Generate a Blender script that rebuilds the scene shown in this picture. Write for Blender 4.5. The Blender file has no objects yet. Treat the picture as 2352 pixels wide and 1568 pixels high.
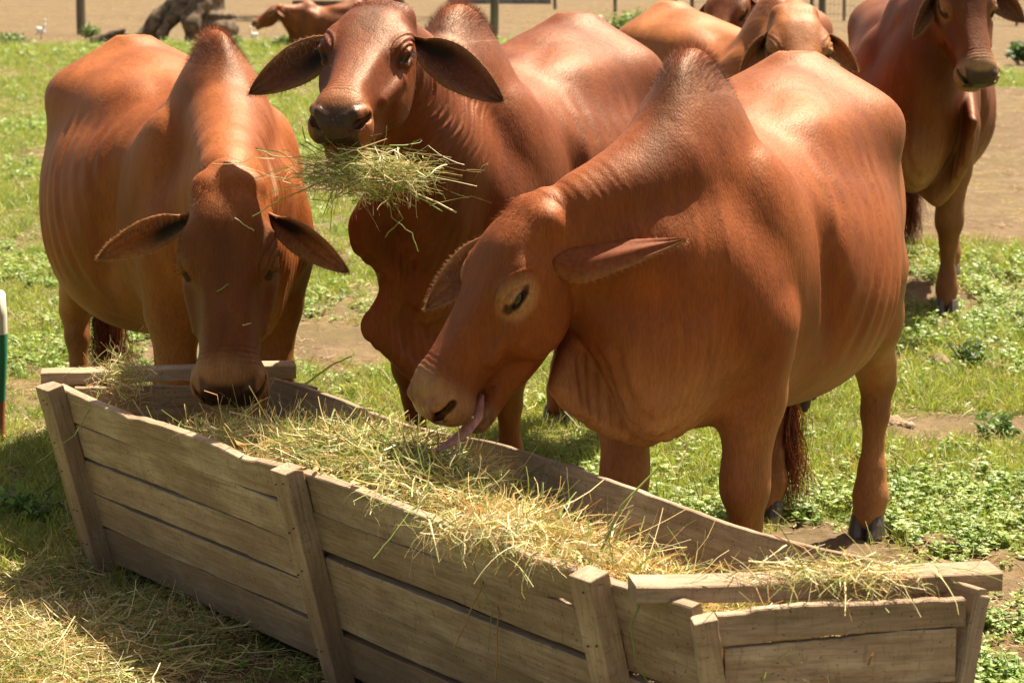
import bpy, math, random, os, time
import numpy as np
from mathutils import Vector, Matrix
T0 = time.time()
random.seed(7)
rng = np.random.default_rng(7)
SC = bpy.context.scene
COL = SC.collection

# ------------------------------------------------------------------ camera, light
FPX, HORIZON, CAMZ = 5000.0, -100.0, 1.65      # focal length and horizon in pixels of a 2352 px wide frame
PITCH = math.atan((784 - HORIZON) / FPX)
cam = bpy.data.cameras.new('camera')
cam_o = bpy.data.objects.new('camera', cam); COL.objects.link(cam_o)
cam.sensor_width = 36.0
cam.lens = FPX / 2352 * 36.0
cam.clip_start = 0.1; cam.clip_end = 3000
cam_o.location = (0, 0, CAMZ)
cam_o.rotation_euler = (math.radians(90) - PITCH, 0, 0)
cam.dof.use_dof = True
cam.dof.focus_distance = 5.3
cam.dof.aperture_fstop = 9.0
SC.camera = cam_o

SUN_AZ = math.radians(42)        # from +Y (away from the camera) towards +X (right)
SUN_EL = math.radians(62)
w = bpy.data.worlds.new('World'); SC.world = w; w.use_nodes = True
nt = w.node_tree; bg = nt.nodes['Background']
sky = nt.nodes.new('ShaderNodeTexSky'); sky.sky_type = 'NISHITA'; sky.sun_disc = False
sky.sun_elevation = SUN_EL; sky.sun_rotation = SUN_AZ
sky.air_density = 1.0; sky.dust_density = 2.5; sky.ozone_density = 0.6
wm = nt.nodes.new('ShaderNodeMix'); wm.data_type = 'RGBA'; wm.blend_type = 'MULTIPLY'; wm.inputs[0].default_value = 1.0
wm.inputs[7].default_value = (1.0, .80, .58, 1)        # the picture's warm white balance
nt.links.new(sky.outputs['Color'], wm.inputs[6]); nt.links.new(wm.outputs[2], bg.inputs['Color']); bg.inputs['Strength'].default_value = 0.075
sl = bpy.data.lights.new('sun', 'SUN'); sl.energy = 5.0; sl.angle = math.radians(0.55); sl.color = (1.0, 0.91, 0.72)
so = bpy.data.objects.new('sun', sl); COL.objects.link(so)
sdir = Vector((math.sin(SUN_AZ) * math.cos(SUN_EL), math.cos(SUN_AZ) * math.cos(SUN_EL), math.sin(SUN_EL)))
so.rotation_euler = sdir.to_track_quat('Z', 'Y').to_euler(); so.location = (5, 8, 20)
SC.view_settings.view_transform = 'Standard'; SC.view_settings.look = 'None'
SC.view_settings.exposure = 1.6; SC.view_settings.gamma = 1.0
SC.view_settings.use_curve_mapping = False
SC.render.engine = 'CYCLES'
SC.cycles.max_bounces = 6; SC.cycles.diffuse_bounces = 3; SC.cycles.glossy_bounces = 2
SC.cycles.transmission_bounces = 3; SC.cycles.transparent_max_bounces = 6
SC.cycles.caustics_reflective = False; SC.cycles.caustics_refractive = False

# ------------------------------------------------------------------ helpers
def at(px, py, y):
    """world point seen at pixel (2352 px frame) at distance y along the ground"""
    u = (px - 1176) / FPX; v = (784 - py) / FPX
    c, s = math.cos(PITCH), math.sin(PITCH)
    dx, dy, dz = u, c + v * s, -s + v * c
    k = y / dy
    return Vector((dx * k, y, CAMZ + dz * k))
def on_ground(px, py, z=0.0):
    u = (px - 1176) / FPX; v = (784 - py) / FPX
    c, s = math.cos(PITCH), math.sin(PITCH)
    dx, dy, dz = u, c + v * s, -s + v * c
    k = (z - CAMZ) / dz
    return Vector((dx * k, dy * k, z))

def tag(o, label=None, cat=None, group=None, kind=None):
    if label: o['label'] = label
    if cat: o['category'] = cat
    if group: o['group'] = group
    if kind: o['kind'] = kind
    return o
def empty(name, loc=(0, 0, 0), rz=0.0, scale=1.0):
    o = bpy.data.objects.new(name, None); COL.objects.link(o)
    o.location = loc; o.rotation_euler = (0, 0, rz); o.scale = (scale,) * 3
    o.empty_display_size = 0.1
    return o
def mesh_np(name, V, F, mat, parent=None, smooth=True, cols=None, attrs=None, tri=False):
    """V (n,3) F (m,4) or (m,3) numpy"""
    me = bpy.data.meshes.new(name)
    V = np.asarray(V, np.float32); F = np.asarray(F, np.int32)
    m, k = F.shape
    me.vertices.add(len(V)); me.vertices.foreach_set('co', V.ravel())
    me.loops.add(m * k); me.loops.foreach_set('vertex_index', F.ravel())
    me.polygons.add(m)
    me.polygons.foreach_set('loop_start', np.arange(0, m * k, k, dtype=np.int32))
    me.polygons.foreach_set('loop_total', np.full(m, k, np.int32))
    me.polygons.foreach_set('use_smooth', np.full(m, smooth, bool))
    me.update(calc_edges=True)
    if cols is not None:
        a = me.color_attributes.new('col', 'FLOAT_COLOR', 'POINT')
        c4 = np.ones((len(V), 4), np.float32); c4[:, :3] = cols
        a.data.foreach_set('color', c4.ravel())
    for nm, arr in (attrs or {}).items():
        a = me.attributes.new(nm, 'FLOAT', 'POINT'); a.data.foreach_set('value', np.asarray(arr, np.float32))
    if mat: me.materials.append(mat)
    o = bpy.data.objects.new(name, me); COL.objects.link(o)
    if parent: o.parent = parent
    return o
def mesh_py(name, V, F, mat, parent=None, smooth=False):
    me = bpy.data.meshes.new(name); me.from_pydata([tuple(v) for v in V], [], F); me.update()
    if smooth: me.polygons.foreach_set('use_smooth', [True] * len(me.polygons))
    if mat: me.materials.append(mat)
    o = bpy.data.objects.new(name, me); COL.objects.link(o)
    if parent: o.parent = parent
    return o

def vnoise(P, seed=0):
    """value noise in 2 or 3 D, vectorised, returns -1..1"""
    P = np.asarray(P, np.float64); d = P.shape[1]
    I = np.floor(P).astype(np.int64); f = P - I; f = f * f * (3 - 2 * f)
    out = np.zeros(len(P))
    for c in range(2 ** d):
        w_ = np.ones(len(P)); h = np.full(len(P), seed * 7919 + 17, np.int64)
        for a in range(d):
            b = (c >> a) & 1
            w_ *= f[:, a] if b else 1 - f[:, a]
            h = (h * 73856093) ^ ((I[:, a] + b) * (19349663, 83492791, 49979693)[a])
            h = (h ^ (h >> 13)) * 1274126177 & 0x7fffffff
        out += w_ * ((h % 10007) / 5003.5 - 1)
    return out
def fbm(P, oct=4, seed=0):
    P = np.asarray(P, np.float64); s = 0; a = 1; t = 0
    for i in range(oct):
        s = s + a * vnoise(P * (2 ** i), seed + i); t += a; a *= .5
    return s / t
def sstep(a, b, x):
    t = np.clip((x - a) / (b - a), 0, 1); return t * t * (3 - 2 * t)

# ------------------------------------------------------------------ materials
def new_mat(name):
    m = bpy.data.materials.new(name); m.use_nodes = True
    n = m.node_tree; return m, n, n.nodes['Principled BSDF']
def nd(n, t, **kw):
    x = n.nodes.new(t)
    for k, v in kw.items():
        if k == 'inp':
            for kk, vv in v.items(): x.inputs[kk].default_value = vv
        else: setattr(x, k, v)
    return x
def ramp(n, stops, fac=None):
    r = n.nodes.new('ShaderNodeValToRGB'); e = r.color_ramp.elements
    while len(e) < len(stops): e.new(0.5)
    for el, (p, c) in zip(e, stops):
        el.position = p; el.color = (c[0], c[1], c[2], 1)
    if fac is not None: n.links.new(fac, r.inputs[0])
    return r
def mixc(n, fac, a, b, mode='MIX'):
    m = n.nodes.new('ShaderNodeMix'); m.data_type = 'RGBA'; m.blend_type = mode
    for sock, v in ((m.inputs[0], fac), (m.inputs[6], a), (m.inputs[7], b)):
        if hasattr(v, 'links'): n.links.new(v, sock)
        elif isinstance(v, (int, float)): sock.default_value = v
        else: sock.default_value = (v[0], v[1], v[2], 1)
    return m.outputs[2]
def mapr(n, v, a, b, c, d):
    m = n.nodes.new('ShaderNodeMapRange')
    n.links.new(v, m.inputs[0])
    for i, q in enumerate((a, b, c, d)): m.inputs[i + 1].default_value = q
    return m.outputs[0]
def noise(n, coord, scale, detail=4, rough=.55, stretch=None, loc=None):
    mp = n.nodes.new('ShaderNodeMapping')
    if stretch: mp.inputs['Scale'].default_value = stretch
    n.links.new(coord, mp.inputs[0])
    if loc is not None: n.links.new(loc, mp.inputs['Location'])
    t = n.nodes.new('ShaderNodeTexNoise'); t.inputs['Scale'].default_value = scale
    t.inputs['Detail'].default_value = detail; t.inputs['Roughness'].default_value = rough
    n.links.new(mp.outputs[0], t.inputs['Vector'])
    return t.outputs['Fac']

def coat_material(name='coat', bump=0.36):
    m, n, p = new_mat(name)
    tc = nd(n, 'ShaderNodeTexCoord'); at_ = nd(n, 'ShaderNodeVertexColor', layer_name='col')
    co = tc.outputs['Object']
    hair = noise(n, co, 230, 3, .6, (1, 1, .16))
    mott = noise(n, co, 5.0, 5, .6, (1, 1, .45))
    streak = noise(n, co, 38, 4, .6, (1, 1, .12))
    c = mixc(n, mapr(n, mott, .38, .68, 0, .50), at_.outputs[0], (.30, .14, .08), 'MULTIPLY')
    c = mixc(n, mapr(n, mott, .3, .7, .14, 0), c, (.55, .20, .06))
    c = mixc(n, mapr(n, streak, .35, .7, 0, .24), c, (.36, .20, .13), 'MULTIPLY')
    c = mixc(n, mapr(n, hair, .35, .62, .36, 0), c, (.30, .18, .12), 'MULTIPLY')
    n.links.new(c, p.inputs['Base Color'])
    wet = nd(n, 'ShaderNodeAttribute', attribute_name='wet')
    r = mapr(n, hair, .3, .7, .47, .62)
    mx = nd(n, 'ShaderNodeMix'); n.links.new(wet.outputs['Fac'], mx.inputs[0]); n.links.new(r, mx.inputs[2]); mx.inputs[3].default_value = .28
    n.links.new(mx.outputs[0], p.inputs['Roughness'])
    p.inputs['Specular IOR Level'].default_value = .40; p.inputs['Specular Tint'].default_value = (1, .68, .44, 1)
    p.inputs['Sheen Weight'].default_value = .0; p.inputs['Sheen Roughness'].default_value = .4
    p.inputs['Sheen Tint'].default_value = (1, .75, .55, 1)
    wr = noise(n, co, 21, 3, .5, (1, 1, .35))
    b1 = nd(n, 'ShaderNodeBump', inp={'Strength': bump, 'Distance': .004}); n.links.new(hair, b1.inputs['Height'])
    b2 = nd(n, 'ShaderNodeBump', inp={'Strength': .16, 'Distance': .02}); n.links.new(wr, b2.inputs['Height'])
    n.links.new(b2.outputs[0], b1.inputs['Normal']); n.links.new(b1.outputs[0], p.inputs['Normal'])
    return m
def simple(name, col, rough=.6, spec=.5, nscale=None, namp=.3, bump=0, stretch=None):
    m, n, p = new_mat(name)
    p.inputs['Roughness'].default_value = rough; p.inputs['Specular IOR Level'].default_value = spec
    p.inputs['Base Color'].default_value = (*col, 1)
    if nscale:
        tc = nd(n, 'ShaderNodeTexCoord'); f = noise(n, tc.outputs['Object'], nscale, 5, .6, stretch)
        c = mixc(n, mapr(n, f, .3, .7, 0, 1), tuple(q * (1 - namp) for q in col), tuple(min(1, q * (1 + namp)) for q in col))
        n.links.new(c, p.inputs['Base Color'])
        if bump:
            b = nd(n, 'ShaderNodeBump', inp={'Strength': bump, 'Distance': .01}); n.links.new(f, b.inputs['Height'])
            n.links.new(b.outputs[0], p.inputs['Normal'])
    return m
M_COAT = coat_material()
M_EYE = simple('eye_dark', (.012, .008, .006), .08, .8)
M_HOOF = simple('hoof_horn', (.07, .052, .040), .45, .5, 30, .4, .3)
M_HAIR = None
def vcol_material(name, rough=.6, spec=.4, trans=0.0, nscale=None):
    m, n, p = new_mat(name)
    a = nd(n, 'ShaderNodeVertexColor', layer_name='col')
    c = a.outputs[0]
    if nscale:
        tc = nd(n, 'ShaderNodeTexCoord'); f = noise(n, tc.outputs['Object'], nscale, 3)
        c = mixc(n, mapr(n, f, .3, .7, 0, .6), c, (.35, .3, .25), 'MULTIPLY')
    n.links.new(c, p.inputs['Base Color']); p.inputs['Roughness'].default_value = rough
    p.inputs['Specular IOR Level'].default_value = spec
    if trans:
        t = nd(n, 'ShaderNodeBsdfTranslucent'); n.links.new(c, t.inputs[0])
        mx = nd(n, 'ShaderNodeMixShader', inp={0: trans}); n.links.new(p.outputs[0], mx.inputs[1]); n.links.new(t.outputs[0], mx.inputs[2])
        n.links.new(mx.outputs[0], n.nodes['Material Output'].inputs[0])
    return m
M_HAIR = vcol_material('tail_hair', .6, .2, .15)
M_EAR = vcol_material('ear_skin', .6, .3, .22, 90)
M_HAY = vcol_material('dry_grass', .5, .45, .25)
M_TONGUE = simple('tongue_skin', (.46, .20, .17), .3, .5, 60, .35, .5)
M_TOOTH = simple('tooth_enamel', (.62, .50, .30), .3, .5, 60, .3)
M_UDDER = simple('teat_skin', (.06, .035, .028), .5, .4, 40, .4, .4)
# ------------------------------------------------------------------ distance-field body modelling
def cr_lut(tab, n=240):
    """Catmull-Rom resampling of station rows (x ascending)"""
    tab = np.array(sorted(tab), float); x = tab[:, 0]
    X = np.linspace(x[0], x[-1], n); out = np.zeros((n, tab.shape[1])); out[:, 0] = X
    for c in range(1, tab.shape[1]):
        y = tab[:, c]; m = np.gradient(y, x)
        i = np.clip(np.searchsorted(x, X) - 1, 0, len(x) - 2)
        h = x[i + 1] - x[i]; t = (X - x[i]) / h
        out[:, c] = (2*t**3 - 3*t**2 + 1) * y[i] + (t**3 - 2*t**2 + t) * h * m[i] + (-2*t**3 + 3*t**2) * y[i+1] + (t**3 - t**2) * h * m[i+1]
    return out
class Field:
    def __init__(s): s.ops = []
    def _add(s, fn, lo, hi, k, sub):
        s.ops.append((fn, np.array(lo, np.float32), np.array(hi, np.float32), np.float32(k), sub))
    def cap(s, a, b, ra, rb=None, k=.05, sub=False):
        rb = ra if rb is None else rb
        a = np.array(a, np.float32); b = np.array(b, np.float32); ab = b - a; L2 = float(ab @ ab) + 1e-9
        m = max(ra, rb) + k + .05
        def fn(P):
            t = np.clip((P - a) @ ab / L2, 0, 1)
            d = P - a - t[:, None] * ab
            return np.sqrt((d * d).sum(1)) - (ra + (rb - ra) * t)
        s._add(fn, np.minimum(a, b) - m, np.maximum(a, b) + m, k, sub)
    def chain(s, pts, rs, k=.05, sub=False):
        for i in range(len(pts) - 1): s.cap(pts[i], pts[i + 1], rs[i], rs[i + 1], k, sub)
    def ell(s, c, r, R=None, k=.05, sub=False):
        c = np.array(c, np.float32); r = np.array(r, np.float32)
        R = np.eye(3, dtype=np.float32) if R is None else np.array(R, np.float32)   # columns = axes
        m = float(max(r)) + k + .05
        def fn(P):
            q = (P - c) @ R
            k0 = np.sqrt(((q / r) ** 2).sum(1)); k1 = np.sqrt(((q / (r * r)) ** 2).sum(1)) + 1e-6
            return np.where(k0 < 1e-3, -float(min(r)), k0 * (k0 - 1) / k1)
        s._add(fn, c - m, c + m, k, sub)
    def loft(s, tab, fr=None, nu=2.0, nl=2.2, k=.05, sub=False):
        """tab rows: x, z_top, z_bottom, half width, z_mid ; fr = (origin, 3x3 columns)"""
        L = cr_lut(tab).astype(np.float32)
        x0, x1 = L[0, 0], L[-1, 0]
        if fr is None: o = np.zeros(3, np.float32); R = np.eye(3, dtype=np.float32)
        else: o, R = np.array(fr[0], np.float32), np.array(fr[1], np.float32)
        def fn(P):
            q = (P - o) @ R
            x = np.clip(q[:, 0], x0, x1)
            zt = np.interp(x, L[:, 0], L[:, 1]); zb = np.interp(x, L[:, 0], L[:, 2]); w_ = np.interp(x, L[:, 0], L[:, 3]); zm = np.interp(x, L[:, 0], L[:, 4])
            up = q[:, 2] > zm
            h = np.where(up, zt - zm, zm - zb); n_ = np.where(up, nu, nl)
            h = np.maximum(h, .004); w_ = np.maximum(w_, .004)
            ay = np.abs(q[:, 1]) / w_ + 1e-6; az = np.abs(q[:, 2] - zm) / h + 1e-6
            r = (ay ** n_ + az ** n_) ** (1 / n_)
            d = (r - 1) * np.minimum(w_, h) * .9
            ex = q[:, 0] - x
            return np.where(ex == 0, d, np.where(d > 0, np.sqrt(d * d + ex * ex), np.maximum(np.abs(ex), d)))
        mx = L[:, 3].max(); c = []
        for xx in (x0, x1):
            for yy in (-mx, mx):
                for zz in (L[:, 2].min(), L[:, 1].max()): c.append(o + R @ np.array((xx, yy, zz), np.float32))
        c = np.array(c); m = k + .06
        s._add(fn, c.min(0) - m, c.max(0) + m, k, sub)
    def disp(s, fn, lo, hi):
        s.ops.append((fn, np.array(lo, np.float32), np.array(hi, np.float32), None, False))
    def bounds(s):
        lo = np.min([o[1] for o in s.ops if not o[4] and o[3] is not None], axis=0); hi = np.max([o[2] for o in s.ops if not o[4] and o[3] is not None], axis=0)
        return lo, hi
    def __call__(s, P):
        d = np.full(len(P), .4, np.float32)
        for fn, lo, hi, k, sub in s.ops:
            idx = np.nonzero((P[:, 0] > lo[0]) & (P[:, 0] < hi[0]) & (P[:, 1] > lo[1]) & (P[:, 1] < hi[1]) & (P[:, 2] > lo[2]) & (P[:, 2] < hi[2]))[0]
            if not len(idx): continue
            q = P[idx]; e = d[idx]
            if k is None:
                d[idx] = e + fn(q).astype(np.float32); continue
            v = fn(q).astype(np.float32)
            if sub: e = -e                     # smooth max(e, -v) = -smin(-e, v)
            h = np.maximum(k - np.abs(e - v), 0) / k
            r = np.minimum(e, v) - h * h * k * .25
            d[idx] = -r if sub else r
        return d

def axis_lines(lo, hi, flo, fhi, hf, hc):
    """grid lines: spacing hf inside [flo, fhi], growing to hc outside"""
    pts = [flo]; x = flo
    while x < fhi: x += hf; pts.append(x)
    h = hf; x = pts[-1]
    while x < hi: h = min(hc, h * 1.25); x += h; pts.append(x)
    h = hf; x = flo
    while x > lo: h = min(hc, h * 1.25); x -= h; pts.insert(0, x)
    return np.array(pts, np.float32)

def surface_nets(f, axes, B=6):
    xs, ys, zs = axes
    # pad to a multiple of the block
    def pad(a):
        n = (-(len(a) - 1)) % B; st = a[-1] - a[-2]
        return np.concatenate([a, a[-1] + st * np.arange(1, n + 1, dtype=np.float32)]).astype(np.float32)
    xs, ys, zs = pad(xs), pad(ys), pad(zs)
    nx, ny, nz = len(xs), len(ys), len(zs)
    bx, by, bz = (nx - 1) // B, (ny - 1) // B, (nz - 1) // B
    def mid(a, n): return (a[:-1:B][:n] + a[B::B][:n]) / 2, (a[B::B][:n] - a[:-1:B][:n]) / 2
    cx, hx = mid(xs, bx); cy, hy = mid(ys, by); cz, hz = mid(zs, bz)
    G = np.stack(np.meshgrid(cx, cy, cz, indexing='ij'), -1).reshape(-1, 3)
    H = np.stack(np.meshgrid(hx, hy, hz, indexing='ij'), -1).reshape(-1, 3)
    v = f(G); near = np.abs(v) < np.sqrt((H * H).sum(1)) * 1.5 + .006
    V = np.repeat(np.repeat(np.repeat(np.sign(v).reshape(bx, by, bz).astype(np.int8), B, 0), B, 1), B, 2)
    val = np.full((nx, ny, nz), .1, np.float32)
    val[:-1, :-1, :-1] = V * np.float32(.1); del V
    nb = near.reshape(bx, by, bz)
    nb2 = np.zeros((nx, ny, nz), bool)
    bi = np.argwhere(nb)
    off = np.stack(np.meshgrid(np.arange(B + 1), np.arange(B + 1), np.arange(B + 1), indexing='ij'), -1).reshape(-1, 3)
    for k in range(0, len(bi), 4000):
        I = (bi[k:k + 4000, None, :] * B + off[None]).reshape(-1, 3)
        nb2[I[:, 0], I[:, 1], I[:, 2]] = True
    I = np.argwhere(nb2); del nb2
    for k in range(0, len(I), 400000):
        J = I[k:k + 400000]
        P = np.stack([xs[J[:, 0]], ys[J[:, 1]], zs[J[:, 2]]], 1)
        val[J[:, 0], J[:, 1], J[:, 2]] = f(P)
    S = val < 0
    cnt = np.zeros((nx - 1, ny - 1, nz - 1), np.uint8)
    for a in (0, 1):
        for b in (0, 1):
            for c in (0, 1):
                cnt += S[a:nx - 1 + a, b:ny - 1 + b, c:nz - 1 + c]
    act = (cnt > 0) & (cnt < 8); del cnt
    A = np.argwhere(act); ids = np.full(act.shape, -1, np.int32); ids[act] = np.arange(len(A))
    acc = np.zeros((len(A), 3)); num = np.zeros(len(A))
    ax = (xs, ys, zs)
    corners = [(a, b, c) for a in (0, 1) for b in (0, 1) for c in (0, 1)]
    for c0 in corners:
        for d in range(3):
            if c0[d]: continue
            c1 = list(c0); c1[d] = 1
            i0 = A + c0; i1 = A + c1
            v0 = val[i0[:, 0], i0[:, 1], i0[:, 2]]; v1 = val[i1[:, 0], i1[:, 1], i1[:, 2]]
            cr = (v0 < 0) != (v1 < 0)
            t = np.where(cr, v0 / np.where(cr, v0 - v1, 1), 0)
            for e in range(3):
                q0 = ax[e][i0[:, e]]; q1 = ax[e][i1[:, e]]
                acc[:, e] += np.where(cr, q0 + (q1 - q0) * t, 0)
            num += cr
    P = acc / num[:, None]
    quads = []
    for d in range(3):
        e1, e2 = (d + 1) % 3, (d + 2) % 3
        sl0 = [slice(0, None)] * 3; sl1 = [slice(0, None)] * 3
        sl0[d] = slice(0, -1); sl1[d] = slice(1, None)
        for e in (e1, e2): sl0[e] = slice(1, -1); sl1[e] = slice(1, -1)
        a = S[tuple(sl0)]; b = S[tuple(sl1)]
        E = np.argwhere(a != b); E[:, e1] += 1; E[:, e2] += 1
        s0 = S[E[:, 0], E[:, 1], E[:, 2]]
        o1 = np.zeros(3, int); o1[e1] = 1; o2 = np.zeros(3, int); o2[e2] = 1
        q = [E - o1 - o2, E - o2, E, E - o1]
        Q = np.stack([ids[k[:, 0], k[:, 1], k[:, 2]] for k in q], 1)
        Q[~s0] = Q[~s0][:, ::-1]
        quads.append(Q)
    Q = np.concatenate(quads); Q = Q[(Q >= 0).all(1)]
    return P.astype(np.float32), Q

def refine(f, P, it=1):
    e = np.float32(.0015)
    for _ in range(it):
        v = f(P); g = np.stack([f(P + np.array(o, np.float32) * e) - v for o in ((1, 0, 0), (0, 1, 0), (0, 0, 1))], 1) / e
        L = np.sqrt((g * g).sum(1)) + 1e-6
        st = np.clip(v / L, -.004, .004)
        P = P - (g / L[:, None]) * st[:, None]
    return P

# ------------------------------------------------------------------ zebu cattle
def lerp(a, b, t): return a + (b - a) * t
def bez(p0, p1, p2, t): return (1 - t) ** 2 * p0 + 2 * t * (1 - t) * p1 + t * t * p2

def head_field(F, o, R, hp):
    """head coordinates: x from poll to nose, y to the animal's left, z out of the forehead"""
    X = lambda p: np.array(p, float); R = np.eye(3)
    oj = hp.get('open', 0.0); lid = hp.get('lid', .35)
    # skull, face and nose
    F.loft([(-.050, -.005, -.10, .050, -.05), (-.025, .026, -.13, .080, -.05), (.03, .052, -.155, .100, -.05), (.09, .064, -.165, .110, -.045), (.15, .056, -.165, .1125, -.05),
            (.20, .044, -.160, .105, -.06), (.25, .034, -.150, .091, -.07), (.30, .028, -.135, .082, -.07), (.35, .024, -.125, .074, -.06), (.395, .022, -.115, .071, -.05),
            (.43, .021, -.112, .079, -.045), (.465, .012, -.110, .082, -.05), (.49, -.004, -.100, .076, -.05), (.508, -.020, -.085, .062, -.05), (.520, -.034, -.07, .040, -.052)], None, 2.6, 2.4, k=.05)
    F.ell(X((-.035, 0, -.005)), (.040, .045, .036), R, k=.045)
    # lower jaw
    w1 = [(.095, -.09, -.150, .070), (.13, -.09, -.186, .078), (.19, -.09, -.210, .076), (.26, -.09, -.210, .066), (.33, -.09, -.193, .060), (.38, -.095, -.172, .058), (.42, -.104, -.166, .060), (.455, -.108, -.166, .057), (.480, -.116, -.160, .043), (.492, -.126, -.150, .022)]
    rows = []
    for (x, zt, zb, w_) in w1:
        d = oj * sstep(.12, .44, np.array(x)); rows.append((x, zt - d, zb - d, w_, (zt + zb) / 2 - d))
    F.loft(rows, None, 2.3, 2.2, k=.022)
    for s in (1, -1):
        F.ell(X((.20, .082 * s, -.120)), (.080, .026, .065), R, k=.035)               # cheek muscle
        F.ell(X((.462, .058 * s, -.070)), (.036, .028, .036), R, k=.03)               # fleshy lip
        F.ell(X((.325, .110 * s, .004)), (.085, .030, .028), R, k=.045, sub=True)     # beside the nasal bridge
        F.ell(X((.045, .135 * s, .010)), (.05, .030, .045), R, k=.05, sub=True)       # temple
        F.cap(X((.235, .096 * s, -.055)), X((.33, .078 * s, -.062)), .008, .005, k=.03)    # facial crest
        F.ell(X((-.004, .054 * s, .006)), (.026, .024, .020), R, k=.035)              # horn bud
        F.ell(X((.155, .092 * s, .014)), (.045, .017, .016), R, k=.028)               # brow
        # eye
        F.ell(X((.184, .118 * s, -.013)), (.029, .019, .0165), R, k=.009, sub=True)
        uz = .006 - .012 * lid; lc = .006 * max(0, lid - .5)
        F.chain([X((.148, .106 * s, -.018)), X((.166, .1120 * s, uz + .005)), X((.192, .1115 * s, uz + .004)), X((.220, .098 * s, -.017))], [.004, .0070, .0068, .004], k=.006)
        F.chain([X((.148, .106 * s, -.019)), X((.170, .1080 * s, -.033 + lc)), X((.196, .106 * s, -.032 + lc)), X((.221, .097 * s, -.018))], [.005, .006, .006, .0045], k=.006)
        # nostril: raised wing and hollow
        F.chain([X((.497, .030 * s, -.022)), X((.488, .052 * s, -.016)), X((.462, .072 * s, -.022)), X((.440, .078 * s, -.034))], [.008, .010, .009, .006], k=.012)
        F.chain([X((.508, .038 * s, -.048)), X((.492, .060 * s, -.040)), X((.462, .082 * s, -.036))], [.007, .0125, .0095], k=.008, sub=True)
    if oj < .01:
        F.chain([X((.500, -.045, -.108)), X((.508, 0, -.104)), X((.500, .045, -.108))], [.004] * 3, k=.008, sub=True)
        for s in (1, -1): F.chain([X((.500, .045 * s, -.108)), X((.455, .084 * s, -.114)), X((.395, .076 * s, -.118))], [.005] * 3, k=.008, sub=True)
    else:
        F.ell(X((.480, 0, -.113 - oj * .42)), (.078, .090, .003 + oj * .33), rot_y(.06), k=.009, sub=True)
    def skin(P):
        x, y, z = P[:, 0], np.abs(P[:, 1]), P[:, 2]
        o_ = np.zeros(len(P), np.float32)
        # folds over the eye
        rr = np.sqrt(((x - .185) * .75) ** 2 + (z + .015) ** 2 * 1.1 + (y - .11) ** 2 * .9)
        m = sstep(.020, .030, rr) * (1 - sstep(.052, .070, rr)) * sstep(-.012, .006, z + .1 * np.maximum(0, .16 - x)) * sstep(.04, .07, y)
        o_ += hp.get('fold', .0018) * np.sin(rr * 2 * math.pi / .0125 + .5 * np.sin(x * 60)) * m
        # bags under the eye
        m = sstep(.018, .024, rr) * (1 - sstep(.034, .045, rr)) * (z < -.02) * sstep(.06, .09, y)
        o_ += .0009 * np.sin(rr * 2 * math.pi / .009) * m
        # folds across the nose
        m = sstep(.375, .395, x) * (1 - sstep(.430, .445, x)) * sstep(-.05, -.02, z)
        o_ += .0008 * np.sin((x + .4 * y * y + .002 * np.sin(y * 90)) * 2 * math.pi / .0135) * m
        # folds behind the corner of the mouth
        m = np.exp(-((x - .375) / .028) ** 2 - ((z + .118 + oj * .5) / .022) ** 2) * (y > .03)
        o_ += .0016 * np.sin((x * .9 - z * .5) * 2 * math.pi / .0105) * m
        # veins / soft relief on the cheek
        o_ += .0012 * np.sin(x * 31 + 2 * np.sin(z * 28)) * np.sin(z * 37 + 1.3) * sstep(.22, .26, x) * (1 - sstep(.34, .38, x)) * sstep(.03, .06, y)
        return o_
    F.disp(skin, (-.1, -.2, -.3), (.6, .2, .15))

def rot_x(a): c, s = math.cos(a), math.sin(a); return np.array(((1, 0, 0), (0, c, -s), (0, s, c)))
def rot_y(a): c, s = math.cos(a), math.sin(a); return np.array(((c, 0, s), (0, 1, 0), (-s, 0, c)))
def rot_z(a): c, s = math.cos(a), math.sin(a); return np.array(((c, -s, 0), (s, c, 0), (0, 0, 1)))
def frame(Fv, Lv):
    Fv = np.array(Fv, float); Fv /= np.linalg.norm(Fv); Lv = np.array(Lv, float)
    Lv -= Fv * (Fv @ Lv); Lv /= np.linalg.norm(Lv)
    return np.stack([Fv, Lv, np.cross(Fv, Lv)], 1)

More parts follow.
